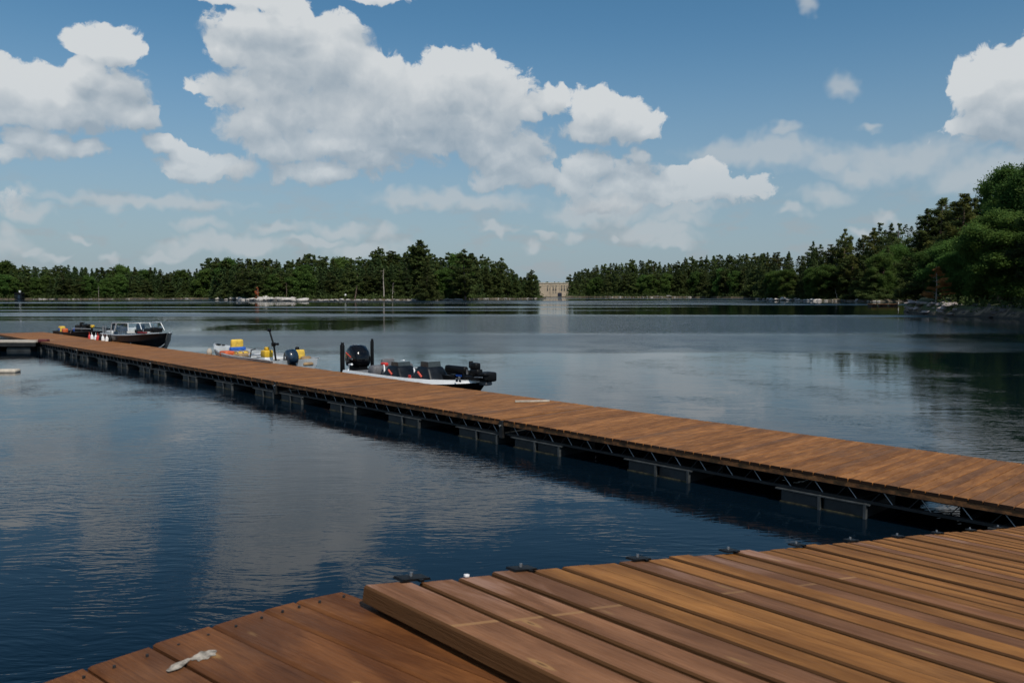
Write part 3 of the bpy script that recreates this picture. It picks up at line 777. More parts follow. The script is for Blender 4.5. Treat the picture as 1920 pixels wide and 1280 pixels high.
forest('forest', [('far', 1076, 1445, 8, 100, 0.97, .8), ('far', 1070, 1445, 9, 34, 0.84, .7), ('far', 1446, 1900, 12, 60, 0.93, .5), ('far', 1446, 1760, 12, 22, 0.75, .5), ('point', 1790, 2300, 20, 60, 0.85, .4)], 'dense dark conifer wood filling the right shore behind the front trees')
def far_ridge():
    r = random.Random(5); mb = MB()
    for i in range(130):
        px = r.uniform(880, 1190); D = r.uniform(730, 800); X = (px - CX) / F * D
        h = r.uniform(11, 13.5) if px < 1052 else r.uniform(9.5, 12.5)
        for _ in range(150):
            t = r.random() ** .7; w = 3.2 * (1 - t) ** .6 + .3; an = r.uniform(0, 6.28)
            leaf_card(mb, Vector((X + math.cos(an) * w, D + math.sin(an) * w, 1.0 + h * t)), 1.4, r, .6)
    tag(mb.build('forest', M_spruce), 'low distant line of trees behind the pale building', 'forest', kind='stuff')
far_ridge()
def undergrowth():
    r = random.Random(15); mb = MB()
    for reg, x0, x1, step, sc in (('left', -40, 1018, 1.5, 1.2), ('far', 1066, 1445, 1.2, 1.6), ('far', 1446, 1790, 2.0, .9), ('point', 1756, 2200, 4, .6)):
        x = x0
        while x < x1:
            D = dist(lerp_tab(SHORE[reg], x)) + r.uniform(2.0, 11) * (0.7 if reg == 'point' else 1)
            g = ground(reg, x, D); X = (x - CX) / F * D; R_ = r.uniform(.7, 1.6) * sc
            if r.random() < 0.88:
                for _ in range(26):
                    v = Vector((r.gauss(0, .6), r.gauss(0, .6), abs(r.gauss(0, .7)))) * R_
                    leaf_card(mb, Vector((X, D, g)) + v, .55 * sc, r, .3)
            x += step * r.uniform(.6, 1.4)
    tag(mb.build('undergrowth', M_bush), 'low mixed green undergrowth along the tree line of the shores', 'undergrowth', kind='stuff')
undergrowth()

# ------------------------------------------------------------------ dead and odd trees
def dead_stem(name, base, h, lean, mat, label, r0=0.16, seed=1, limbs=8):
    r = random.Random(seed); root = empty(name, base); mb = MB()
    top = Vector((lean[0] * h, lean[1] * h, h))
    pts = [top * t + Vector((r.uniform(-.02, .02) * h * t, 0, 0)) for t in (-.03, .25, .5, .75, 1)]
    mb.tube(pts, [r0, r0 * .85, r0 * .65, r0 * .45, r0 * .15], 7, caps=False)
    mb.build('trunk', mat, root); lb = MB()
    for i in range(limbs):
        t = r.uniform(.35, .98); p = top * t; an = r.uniform(0, 6.28); L = h * .12 * r.uniform(.5, 1.3)
        lb.tube([p, p + Vector((math.cos(an) * L, math.sin(an) * L, L * r.uniform(-.2, .7)))], [r0 * .3, .02], 4, caps=False)
    lb.build('branches', mat, root)
    return tag(root, label, 'dead tree')
def gp(reg, px, d):
    D = dist(lerp_tab(SHORE[reg], px)) + d
    return Vector(((px - CX) / F * D, D, ground(reg, px, D)))
dead_stem('dead_tree', gp('left', 720, 3.5), 11.5, (0.0, 0.0), M_barkl, 'tall straight bare trunk at the water edge of the left shore', .26, 2, 6)
dead_stem('dead_tree', gp('left', 666, 3.0), 5.2, (0.16, 0.0), M_bark, 'short thick leaning trunk at the water left of the bare trunk', .3, 3, 7)
dead_stem('dead_tree', gp('left', 736, 3.5), 6.0, (0.04, 0.0), M_barkl, 'thin pale leaning stem just right of the tall bare trunk', .14, 5, 6)
dead_stem('dead_tree', gp('left', 186, 4.0), 5.5, (0.04, 0.0), M_barkl, 'thin pale stem on the low far left shore', .12, 6, 6)
dead_stem('dead_tree', gp('left', 538, 3.5), 6.0, (0.0, 0.0), M_bark, 'bare pale stem above the white rocks', .15, 7, 6)
dead_stem('dead_tree', gp('far', 1684, 2.5), 6.8, (-0.55, 0.0), M_barkl, 'pale leaning dead trunk by the bay at right', .17, 8, 5)
dead_stem('dead_tree', gp('far', 1569, 4), 3.4, (-0.25, 0.0), M_barkl, 'small pale leaning stem on the right shore', .1, 9, 3)

def orange_tree(base, h, seed, label, dens=26, ls=.16):
    r = random.Random(seed); root = empty('dead_tree', base); tk = MB(); mb = MB()
    tk.tube([(0, 0, -.3), (.05, 0, h * .5), (-.1, 0, h)], [.1, .06, .015], 6, caps=False)
    for i in range(26):
        t = .12 + .85 * i / 26; L = h * .42 * (1 - t) ** .7 * r.uniform(.6, 1.2); an = r.uniform(0, 6.28)
        b0 = Vector((0, 0, h * t)); b1 = b0 + Vector((math.cos(an) * L, math.sin(an) * L, L * .1))
        tk.tube([b0, b1], [.03, .01], 4, caps=False)
        if r.random() < .2: continue
        for _ in range(int(dens * L)):
            u = r.uniform(.35, 1.1); leaf_card(mb, b0 + (b1 - b0) * u + Vector((r.gauss(0, .13), r.gauss(0, .13), r.gauss(0, .08))), ls, r, .5)
    tk.build('trunk', M_barkl, root); mb.build('crown', M_deadleaf, root)
    return tag(root, label, 'dead tree')
orange_tree(gp('point', 1754, 6), 5.0, 4, 'dead orange-brown conifer standing on the rocky point', 300, .17)
orange_tree(gp('left', 484, 4), 4.6, 5, 'small rusty red dead tree behind the white rocks of the left shore', 26, .4)

# ------------------------------------------------------------------ boulders
def boulder(loc, size, seed, mat, label, group, flat=.55):
    r = random.Random(seed); bm = bmesh.new()
    for _ in range(26):
        v = Vector((r.gauss(0, 1), r.gauss(0, 1), r.gauss(0, 1))).normalized() * r.uniform(.75, 1.0)
        bm.verts.new((v.x * size[0], v.y * size[1], v.z * size[2]))
    bmesh.ops.convex_hull(bm, input=bm.verts[:])
    bmesh.ops.delete(bm, geom=[v for v in bm.verts if not v.link_faces], context='VERTS')
    bmesh.ops.bevel(bm, geom=bm.edges[:], offset=min(size) * .08, segments=1, affect='EDGES')
    me = bpy.data.meshes.new('boulder'); bm.to_mesh(me); bm.free(); me.materials.append(mat)
    o = bpy.data.objects.new('boulder', me); scene.collection.objects.link(o)
    o.location = loc; o.rotation_euler = (r.uniform(-.15, .15), r.uniform(-.2, .2), r.uniform(0, 6.28))
    return tag(o, label, 'boulder', group)
r = random.Random(21)
def rocks(reg, x0, x1, n, size, mat, label, group, d=(0, 3.0), fl=.4):
    for i in range(n):
        px = x0 + (x1 - x0) * (i + r.random()) / n; dd = r.uniform(*d)
        D = dist(lerp_tab(SHORE[reg], px)) + dd
        s = size * r.uniform(.5, 1.35)
        boulder(((px - CX) / F * D, D, max(.05, ground(reg, px, D)) + s * .05), (s * r.uniform(1, 2.0), s, s * fl * r.uniform(.7, 1.3)), i * 7 + int(x0), mat, label, group)
rocks('left', 411, 575, 34, 1.5, M_rock, 'white granite slab in the pale rock bank of the left shore', 'white rocks of the left shore', (0, 3.5), .55)
rocks('left', 62, 105, 7, .8, M_rock, 'flat white rock on the spit at far left', 'white rocks at far left', (-.5, 1.5), .3)
rocks('left', 575, 860, 34, .9, M_rock, 'small pale rock along the waterline under the island-like wood', 'small waterline rocks left', (0, 2), .45)
rocks('left', 895, 1015, 14, .7, M_rock, 'pale rock on the low tip of the left shore', 'rocks on the left tip', (0, 2), .4)
rocks('left', 120, 400, 22, .7, M_rock, 'low ochre-pale rock along the far left waterline', 'low rocks of the far left shore', (0, 2), .3)
rocks('far', 1130, 1300, 22, 1.0, M_rock, 'pale rock on the distant right shore', 'rocks on the distant right shore', (0, 3), .35)
rocks('far', 1418, 1535, 24, .95, M_rock, 'grey-white boulder in the bank below the right wood', 'boulders below the right wood', (0, 2.5), .7)
rocks('far', 1535, 1650, 18, .5, M_rock, 'small grey rock in the shore left of the bay', 'small rocks left of the bay', (0, 2), .6)
rocks('point', 1696, 1800, 26, .36, M_rockr, 'cracked granite boulder on the sunlit rocky point', 'boulders on the rocky point', (0, 5), .6)
rocks('point', 1700, 1790, 9, 1.0, M_rockr, 'long sloping granite slab on the rocky point', 'slabs on the rocky point', (.5, 5), .28)
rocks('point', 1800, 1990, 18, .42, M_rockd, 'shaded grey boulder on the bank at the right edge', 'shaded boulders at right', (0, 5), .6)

# ------------------------------------------------------------------ building
def building():
    D = 600.0; k = D / F
    xl, xr = (1010 - CX) * k, (1070 - CX) * k
    z0 = 0.3; z1 = HC + (HORIZON - 531.3) * k
    M_wall = pmat('cream_render', (0.50, 0.40, 0.29), 0.9, var=.08, scale=.3)
    M_trim = pmat('pale_cornice', (0.62, 0.54, 0.42), 0.9, var=.05, scale=.5)
    M_win = pmat('dark_window', (0.03, 0.035, 0.045), 0.2, var=.1)
    M_door = pmat('dark_blue_door', (0.012, 0.016, 0.035), 0.6, var=.1)
    root = empty('building', ((xl + xr) / 2, D, z0)); w = xr - xl; h = z1 - z0
    mb = MB(); mb.box((0, 6, h / 2), (w, 12, h))
    for xx in (-w * .13, w * .16):  mb.box((xx, -.12, h / 2 - .2), (.35, .3, h - .6))
    mb.build('wall', M_wall, root)
    mb = MB(); mb.box((0, 6, h + .25), (w + .7, 12.7, .5)); mb.box((0, -.08, h * .86), (w, .25, .2)); mb.build('cornice', M_trim, root)
    mb = MB(); mb.box((0, 6, h + .55), (w * .9, 10, .2)); mb.build('roof', M_grey, root)
    def win(px, py, ww, hh):
        x = (px - CX) * k - (xl + xr) / 2; z = HC + (HORIZON - py) * k - z0
        mb = MB(); mb.box((x, -.02, z), (ww, .1, hh)); f = mb.build('window', M_win, root)
        mb = MB(); mb.box((x, -.1, z - hh / 2 - .12), (ww + .25, .3, .16)); mb.build('sill', M_trim, f)
    for px in (1032.8, 1037, 1042.5, 1053, 1058, 1063, 1027): win(px, 536.0, .75, .5)
    for py in (540.5, 543.8):
        for px in (1026.5, 1031.5, 1037.2, 1042, 1053, 1058, 1063): win(px, py, .85, .85)
    for px in (1031.5, 1037, 1042): win(px, 548.3, .8, .55)
    x = (1049.5 - CX) * k - (xl + xr) / 2
    mb = MB(); mb.box((x, -.1, 1.4), (2.9, .4, 2.8)); mb.build('door', M_door, root)
    tag(root, 'cream flat-roofed three-storey building at the head of the lake channel', 'building')
building()

# small far things
def small_things():
    b = gp('left', 648, 4); M_w = pmat('white_sign_board', (.85, .86, .86), .6, var=.02)
    root = empty('sign', b); mb = MB(); mb.rbox((0, 0, 1.6), (.75, .05, .7), .02); mb.build('sign_board', M_w, root)
    mb = MB(); mb.box((-.25, .05, .7), (.06, .06, 1.6)); mb.box((.25, .05, .7), (.06, .06, 1.6)); mb.build('post', M_bark, root)
    tag(root, 'small white sign on posts at the left shore', 'sign')
    b = gp('left', 38, 1.5); root = empty('boat_shed', b); mb = MB()
    mb.box((0, 0, 1.1), (3.2, 2.2, 2.2)); mb.build('wall', M_navy, root)
    mb = MB(); mb.prism([(-1.9, 2.2), (1.9, 2.2), (1.2, 2.9), (-1.2, 2.9)], -1.3, 1.3); mb.build('roof', M_black, root)
    mb = MB(); mb.box((.35, -.2, 3.2), (.55, .5, 1.2)); mb.build('chimney', M_white, root)
    mb = MB(); mb.box((.4, -1.14, .9), (.9, .06, 1.7)); mb.build('door', M_blue, root)
    tag(root, 'small dark boat shed with a white chimney on the far left shore', 'shed')
    p = at(1655, 573.6, 0); root = empty('swim_raft', p, 0.02); mb = MB()
    for i in range(8): mb.box((0, -1.1 + i * .31, .40), (6.2, .28, .05))
    mb.build('deck', M_frame, root)
    for x in (-2.2, 0, 2.2): mb = MB(); mb.rbox((x, 0, .15), (1.1, 2.0, .42), .05); mb.build('float', M_float, root)
    mb = MB(); mb.tube([(2.9, -.9, .4), (2.9, -.9, .85)], .07); mb.build('bollard', M_white, root)
    tag(root, 'low brown wooden raft in the bay left of the rocky point', 'raft')
    p = at(6, 695.5, 0.04); root = MB()
    root.rbox((0, 0, 0), (.95, .42, .13), .05, rot=(0, 0, .1)); o = root.build('float_board', M_pale)
    o.location = p; tag(o, 'pale flat float drifting on the water at the left edge', 'float')
small_things()

# ------------------------------------------------------------------ the long dock
HD = 0.45
O = at(942, 786, HD); O.z = 0
vp1 = Vector(((-455 - CX) / F, 1.0)).normalized()
U = Vector((vp1.x, vp1.y, 0)); V = Vector((vp1.y, -vp1.x, 0))      # U: along the dock away from us, V: across it, away from us
ANG_U = math.atan2(U.y, U.x)
W = 2.42
def dp(s, w, z=0.0): return O + U * s + V * w + Vector((0, 0, z))
def s_at(px, w):
    """distance along the dock where the line w metres across it crosses photo column px"""
    k = (px - CX) / F; a = O + V * w
    return (k * a.y - a.x) / (U.x - k * U.y)
def board(mb, x0, x1, y0, y1, z1, th, ch=0.004):
    prof = [(y0, z1 - th), (y1, z1 - th), (y1, z1 - ch), (y1 - ch, z1), (y0 + ch, z1), (y0, z1 - ch)]
    n = 6; vs = [(x0, y, z) for y, z in prof] + [(x1, y, z) for y, z in prof]
    fs = [tuple(range(n)), tuple(reversed(range(n, 2 * n)))] + [(i, (i + 1) % n, (i + 1) % n + n, i + n) for i in range(n)]
    mb.poly(vs, fs)

def float_box(root, x, y0, L=1.12, wd=.95, zt=.16, depth=.5):
    """a pair of ribbed tubs; x is the start along the dock"""
    mb = MB(); hl = L / 2
    for i in range(2):
        mb.rbox((x + hl * (i + .5), y0 + wd / 2, zt - depth / 2), (hl - .035, wd, depth), .03, top=(.985, .985))
    # end flange pillars
    for xx in (x + hl, x + L): mb.box((xx - .012, y0 - .012, zt - .14), (.035, .05, .30))
    mb.box((x + hl, y0 + .02, zt + .012), (L + .08, .10, .022))
    f = mb.build('float', M_float, root)
    mb = MB(); mb.box((x + hl, y0 - .005, .008), (L - .03, .02, .03)); mb.build('algae_line', M_algae, f)
    return f
def dock_section(s0, s1, label, seed, window=None):
    """local frame: X across the dock (V), Y along it (U)"""
    r = random.Random(seed); L = s1 - s0
    root = empty('dock_section', dp(s0, 0, 0), math.atan2(V.y, V.x))
    # rotation so that local x = V; local y = V rotated 90 deg = U
    mb = MB(); y = .02; n = int(round((L - .04) / .146)); p = (L - .04) / n
    for i in range(n):
        mb.av = r.random()
        e = r.uniform(-.008, .008); dz = r.uniform(-.0015, .0015)
        board(mb, -.03 + e, W + .03 + r.uniform(-.012, .012), y + .006, y + p - .006, HD + dz, .038, .004)
        y += p
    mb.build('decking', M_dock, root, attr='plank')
    mb = MB()
    mb.box((-.003, L / 2, HD - .041 - .029), (.045, L - .06, .056)); mb.box((W - .02, L / 2, HD - .038 - .0225), (.045, L - .06, .042))
    for x in (.8, W - .8): mb.box((x, L / 2, HD - .038 - .075), (.045, L - .06, .148))
    mb.build('joist', M_frame, root)
    # steel truss on both sides: chords and zigzag rods
    for x, near in ((.05, 1), (W - .05, 0)):
        mb = MB()
        mb.box((x, L / 2, HD - .10), (.05, L - .04, .036)); mb.box((x, L / 2, .195), (.05, L - .04, .035))
        y = .18
        while y < L - .3:
            xx = x + (-.005 if near else .005)
            mb.mi = 1; mb.tube([(xx, y + .13, HD - .10), (xx, y, .195)], .0068, 6)  # sunlit and unlit leans of the zigzag painted as bright and dark steel
            mb.mi = 0; mb.tube([(xx, y + .13, HD - .10), (xx, y + .26, .195)], .0068, 6)
            y += .42
        if near:
            y = .3
            while y < L - .2: mb.box((W / 2, y, .195), (W - .12, .04, .03)); y += 1.2
        mb.build('truss_frame', [M_dsteel, M_steel], root)
    for c in (.12, 2.57, 5.05, 7.55):
        if L < 8.5: c *= (L - 1.3) / 7.55
        hl = .56; zt = .165; depth = .5
        for side, x0 in ((0, 0.0), (1, W - .9)):
            fx = MB()
            for i in range(2): fx.rbox((x0 + .45, c + hl * (i + .5), zt - depth / 2), (.9, hl - .03, depth), .03, top=(.985, .985))
            xe = x0 - .012 if side == 0 else x0 + .912
            fx.mi = 1
            for yy in (c + hl, c): fx.box((xe, yy + .012, zt - .12), (.05, .032, .27))
            fx.box((x0 + (.0 if side == 0 else .9), c + hl, zt + .004), (.06, 2 * hl + .08, .014))
            fx.mi = 0; fx.box((x0 + .45, c + hl, 0), (.5, .1, .1))
            f = fx.build('float', [M_float, M_rib], root)
            if side == 0: am = MB(); am.box((-.006, c + hl, .006), (.014, 2 * hl - .04, .022)); am.build('algae_line', M_algae, f)
    fb = [(.03, L - .03)]
    if window:
        fb = [(.03, window[0]), (window[1], L - .03)]
    mb = MB()
    for q0, q1 in fb: mb.box((W + .012, (q0 + q1) / 2, .262), (.03, q1 - q0, .29))
    mb.build('added_skirt_board', M_frame, root)  # added skirt on the far side, blocks bright water seen under the deck
    # hinge post and bolt at the joint
    mb = MB(); mb.box((-.015, .0, .28), (.05, .09, .30)); mb.tube([(-.02, .0, .34), (-.055, .0, .34)], .016, 8); mb.build('hinge_plate', M_steel if False else M_dsteel, root)
    mb = MB(); mb.tube([(-.04, .0, .345), (-.07, .0, .345)], .017, 8); mb.build('bolt', M_steel, root)
    tag(root, label, 'dock')
    return root
LS = 8.95
names = ['nearest section of the long brown dock, at the right edge', 'second section of the long dock, the bass boat moored behind it', 'section of the long dock between the bass boat and the aluminium boat',
         'section of the long dock in front of the boat with the windscreen', 'far section of the long dock in front of the small dark boat', 'last section of the long dock at the left edge']
qa = at(1700, 950, 0) - O; qb = at(1800, 962, 0) - O
def far_s(q, px):
    k = (px - CX) / F; dr = Vector((k, 1, 0)); return q.dot(U) + (W - q.dot(V)) * dr.dot(U) / dr.dot(V)
w0, w1 = sorted((far_s(qa, 1700) + LS, far_s(qb, 1800) + LS))
dock_section(-LS, -.03, names[0], 1, window=(max(.1, w0), min(LS - .1, w1)))
dock_section(0, s_at(516, 0) - .03, names[1], 2)
dock_section(s_at(516, 0), s_at(282, 0) - .03, names[2], 3)
dock_section(s_at(282, 0), s_at(144, 0) - .03, names[3], 4)
dock_section(s_at(144, 0), s_at(62, 0) - .03, names[4], 5)
dock_section(s_at(62, 0), s_at(62, 0) + 8.95, names[5], 6)
dock_section(-2 * LS, -LS - .03, 'section of the long dock beyond the right edge of the view', 7)

# arm of pale decking going left
def side_arm():
    a = at(66, 640.5, HD); root = empty('floating_walkway', (a.x, a.y, 0), math.pi)
    mb = MB(); r = random.Random(3)
    for i in range(62):
        mb.av = r.random(); mb.box((.07 + i * .146, -.85, HD - .02), (.139, 1.7, .04))
    mb.build('decking', M_greydeck, root)
    mb = MB()
    for y in (-.03, -1.67): mb.box((4.5, y, .32), (9, .05, .17))
    mb.build('truss_frame', M_dsteel, root)
    for x in (.3, 2.0, 3.6, 5.2, 6.8):
        mb = MB(); mb.rbox((x + .55, -.85, -.05), (1.1, 1.5, .5), .04); mb.build('float', M_float, root)
    mb = MB(); mb.rbox((-.25, -.25, HD + .02), (.42, .3, .16), .05); mb.build('bumper', pmat('maroon_rubber', (.09, .012, .014), .6), root)
    tag(root, 'narrow pale-decked dock arm with a maroon bumper joining the long dock at left', 'walkway')
side_arm()
def dock_bits():
    a, b = at(966, 752, HD + .02), at(1030, 751, HD + .02)
    mb = MB(); mb.box(((0, 0, 0)), ((b - a).length, .06, .03)); o = mb.build('wooden_strip', M_pale)
    o.location = (a + b) / 2 + Vector((0, 0, .0)); o.rotation_euler = (0, 0, math.atan2(b.y - a.y, b.x - a.x)); tag(o, 'pale wooden strip lying on the dock near the bass boat bow', 'wood strip')
    mb = MB(); mb.rbox((0, 0, 0), (.14, .012, .035), .003); o = mb.build('tag_plate', pmat('pale_blue_plate', (.25, .42, .62), .4))
    q = at(1332, 866, .36); ss = (q - O).dot(U); o.location = dp(ss, -.0, .352); o.rotation_euler = (0, 0, ANG_U); tag(o, 'small pale blue plate fixed to the dock side', 'plate')
    o.location = dp(ss, -.006, .372)
dock_bits()

# ------------------------------------------------------------------ ramp (slopes down from the landing to the long dock)
def ramp():
    A_, S6 = 10561.0, 5.424
    p0 = at(683, 1097, 1.943)
    # lands on the dock edge at photo column 2127
    k = (2127 - CX) / F
    s = s_at(2127, 0); p1 = dp(s, 0.0, HD + .05)
    d = p1 - p0
    # keep the ramp square to the dock: walk direction is V horizontally
    Lh = d.dot(V); drop = p0.z - p1.z
    slope = math.atan2(drop, Lh); L = math.hypot(Lh, drop) + .35
    # local X = -U (boards run towards us), local Y = walk direction (down slope)
    ex = -U; ey = (V * math.cos(slope) + Vector((0, 0, -math.sin(slope)))).normalized(); ez = ex.cross(ey)
    M = Matrix(((ex.x, ey.x, ez.x), (ex.y, ey.y, ez.y), (ex.z, ey.z, ez.z)))
    root = empty('boarding_ramp', p0, rot=M.to_euler())
    r = random.Random(11); mb = MB(); y = 0; pitch = .1385; n = int(L / pitch)
    greys = {0, 1, 2, 3, 7, 10, 12, 19, 26, 33}
    # pick random numbers whose weathered/not weathered state is free; fixed seed chosen for looks
    for i in range(n):
        mb.av = r.random() * .98 + (1.0 if i in greys else 0.0)
        e = r.uniform(-.010, .010) if i else 0
        dz = r.uniform(-.004, .005)
        gp_ = r.choice((.012, .015, .018, .021, .026))
        board(mb, e, 4.4, y + (gp_ if i else 0), y + pitch - .002, dz, .040, .0048)
        y += pitch
    mb.build('decking', M_ramp, root, attr='plank')
    mb = MB()
    for x in (.10, 1.45, 2.9, 4.3): mb.box((x, L / 2 + .05, -.04 - .07), (.05, L - .15, .138))
    mb.build('joist', M_dsteel, root)
    # edge brackets: black plate with a bolt, every fourth board
    cols = [770, 980, 1203, 1376, 1505, 1608, 1697, 1772, 1835, 1888]
    src = None
    for i, px in enumerate(cols):
        if i == 0:
            mb = MB(); mb.prism([(-.046, -.003), (.046, -.003), (.042, .003), (-.042, .003)], -.022, .018)
            mb2 = MB(); mb2.v = [(b_, a_, c_) for a_, b_, c_ in mb.v]; mb2.f = mb.f; mb2.m = mb.m; mb2.a = mb.a; mb2.sm = mb.sm
            mb2.box((.022, .010, -.001), (.012, .013, .006))
            src = mb2.build('edge_bracket', M_black, root)
            mb = MB(); mb.tube([(-.008, 0, .002), (-.008, 0, .013)], .0052, 6); bl = mb.build('bolt', M_steel, src)
            o = src
        else:
            o = src.copy(); scene.collection.objects.link(o); o.parent = root
            b2 = bl.copy(); scene.collection.objects.link(b2); b2.parent = o
        # position along the ramp edge from its photo column
        kk = (px - CX) / F
        t = (kk * p0.y - p0.x) / (ey.x - kk * ey.y)
        o.location = (-.002, t, .0075)
    mb = MB(); kk = (870 - CX) / F; t = (kk * p0.y - p0.x) / (ey.x - kk * ey.y)
    mb.rbox((.006, t, .004), (.010, .014, .008), .002); mb.build('nail_cap', M_white, root)
    tag(root, 'wide stained plank ramp sloping down to the right in the foreground', 'ramp')
    return root, p0
ramp_root, RP0 = ramp()

# ------------------------------------------------------------------ landing
def landing():
    zL = RP0.z - .052
    a = at(643, 1104.5, zL)
    dvec = Vector(((-905 - CX) / F, 1.0, 0)).normalized()          # boards run this way (away from us)
    ex = -dvec; ey = Vector((dvec.y, -dvec.x, 0)) * -1             # ey: leftwards along the outer edge
    ang = math.atan2(ex.y, ex.x)
    # local frame: x = ex, y = rot90(ex)
    root = empty('landing', a, ang)
    ly = Vector((-math.sin(ang), math.cos(ang), 0))
    sgn = 1 if ly.dot(Vector((-1, -.5, 0))) > 0 else -1
    rnd_ = random.Random(4); mb = MB(); y = -0.0
    ends = [643, 553, 491, 395, 284, 161, 60, -60, -200, -360]
    ypx = [1104.5, 1124, 1141, 1171.5, 1207, 1247, 1283, 1326, 1380, 1440]
    loc = []
    for px, py in zip(ends, ypx):
        q = at(px, py, zL) - a; loc.append((q.dot(Vector((math.cos(ang), math.sin(ang), 0))), q.dot(ly)))
    for i in range(len(loc) - 1):
        (x0, y0), (x1, y1) = loc[i], loc[i + 1]
        mb.av = rnd_.random()
        lo, hi = min(y0, y1), max(y0, y1)
        xs = (x0 + x1) / 2 - .0
        # one board, its end cut slightly askew
        th = .04; ch = .006; g = .003
        ya, yb = (y0, y1) if y0 < y1 else (y1, y0); xa, xb = (x0, x1) if y0 < y1 else (x1, x0)
        ya += g; yb -= g; dz = rnd_.uniform(-.003, .003)
        L = 3.2
        vs = [(xa, ya, dz - th), (xb, yb, dz - th), (xb, yb, dz - ch), (xb + ch, yb - ch, dz), (xa + ch, ya + ch, dz), (xa, ya, dz - ch),
              (L, ya, dz - th), (L, yb, dz - th), (L, yb, dz - ch), (L, yb - ch, dz), (L, ya + ch, dz), (L, ya, dz - ch)]
        mb.poly(vs, [(0, 1, 2, 5), (2, 3, 4, 5), (6, 11, 8, 7), (8, 11, 10, 9), (0, 6, 7, 1), (1, 7, 8, 2), (2, 8, 9, 3), (3, 9, 10, 4), (4, 10, 11, 5), (5, 11, 6, 0)])
    mb.build('decking', M_land, root, attr='plank')
    span = loc[-1][1]
    mb = MB()
    for x in (.35, 1.4, 2.6): mb.box((x + .45, span / 2, -.04 - .09), (.05, abs(span) - .1, .178))
    mb.build('joist', M_frame, root)
    for x in (.9, 2.6):
        for yy in (span * .12, span * .9):
            mb = MB(); mb.tube([(x, yy, -.13), (x, yy, -3.2)], .09, 10); mb.build('post', M_frame, root)
    # screw heads near the board ends
    mb = MB()
    for i in range(len(loc) - 2):
        (x0, y0), (x1, y1) = loc[i], loc[i + 1]
        for f in (.25, .75):
            yy = y0 + (y1 - y0) * f; xx = x0 + (x1 - x0) * f + .05
            mb.tube([(xx, yy, -.002), (xx, yy, .0035)], .0035, 6)
    mb.build('screw_heads', M_dsteel, root)
    # white smear
    M_sm = pmat('chalky_white_splash', (.40, .35, .29), .9, var=.35, scale=60)
    mb = MB()
    for (px, py, w_, h_, an) in ((383, 1230, 30, 10, -.30), (334, 1249, 30, 7, -.5)):
        q = at(px, py, zL)
        pts = []
        rr = random.Random(int(px))
        for k in range(18):
            t = 6.283 * k / 18; rx = w_ * (1 + rr.uniform(-.16, .14)) * .85; ry = h_ * (1 + rr.uniform(-.3, .3)) * .8
            xx = math.cos(t) * rx; yy = math.sin(t) * ry
            X_ = px + xx * math.cos(an) - yy * math.sin(an); Y_ = py + xx * math.sin(an) + yy * math.cos(an)
            w3 = at(X_, Y_, zL) - a
            pts.append((w3.dot(Vector((math.cos(ang), math.sin(ang), 0))), w3.dot(ly)))
        n = len(pts)
        mb.poly([(x, y, .003) for x, y in pts] + [(x * 1.0, y, .0036) for x, y in pts], [tuple(range(n, 2 * n))] + [(i, (i + 1) % n, (i + 1) % n + n, i + n) for i in range(n)])
    tag(mb.build('bird_splash', M_sm, root), 'white bird dropping splashed across two boards')
    tag(root, 'darker brown plank landing in the bottom left foreground', 'landing')
landing()

# ------------------------------------------------------------------ boats
def hull(mb, L, B, H, d=.28, bow=.5, flare=.82, rake=.55, sheer=.25, full=2.2, stern_w=.86, mats=(0, 1, 2), open_in=True, deck_z=None, gun=.06, floor=.12, deck_from=1.1, n=22, band=.26, tumble=0.0):
    """hull with bow at +x (x from 0 to L), z=0 is the waterline; mats = bottom, topside band, inside"""
    rings = []
    for i in range(n + 1):
        t = i / n
        b = B / 2 * (stern_w + (1 - stern_w) * min(1, t / .35)) * (1 - max(0, (t - bow) / (1 - bow)) ** full) if t > bow else B / 2 * (stern_w + (1 - stern_w) * min(1, t / .35))
        b = max(b, .03)
        sh = H + sheer * max(0, (t - .35) / .65) ** 2
        kz = -d + (d + H * .45) * max(0, (t - .72) / .28) ** 2.2
        x = L * t
        rk = lambda z: rake * max(0, (t - .6) / .4) ** 2 * ((z + d) / (H + d + sheer) - 1)
        cz = kz + (sh - kz) * .32; mz = sh - (sh - kz) * band if mats[0] != mats[1] else (cz + sh) / 2
        bb = b * flare
        pr = [(0, kz), (bb * .9, cz), (b * .965 + tumble * .6, mz), (b - tumble * .7, sh - .025), (b + .02 - tumble * 1.3, sh), (max(.01, b - gun - tumble * 1.2), sh + .0), ]
        if open_in and (deck_z is None):
            pr += [(max(.01, b - gun - .02), sh - .05), (max(.01, bb * .8), max(floor, kz + .1)), (0, max(floor, kz + .1))]
        else:
            pr += [(max(.01, b - gun - .01), deck_z(t, sh)), (0, deck_z(t, sh))]
        rings.append([(x + rk(z), y, z) for y, z in pr])
    m = len(rings[0]); vs = []
    for side in (1, -1):
        o = len(vs)
        for rg in rings: vs += [(x, y * side, z) for x, y, z in rg]
        for i in range(n):
            for k in range(m - 1):
                a = o + i * m + k
                mb.mi = mats[0] if k < 2 else (mats[1] if k < 5 else mats[2])
                s.append((a, a + m, a + m + 1, a + 1, mb.mi)) if False else FACES.append(((a, a + m, a + m + 1, a + 1), mb.mi))
    return vs, rings
FACES = []
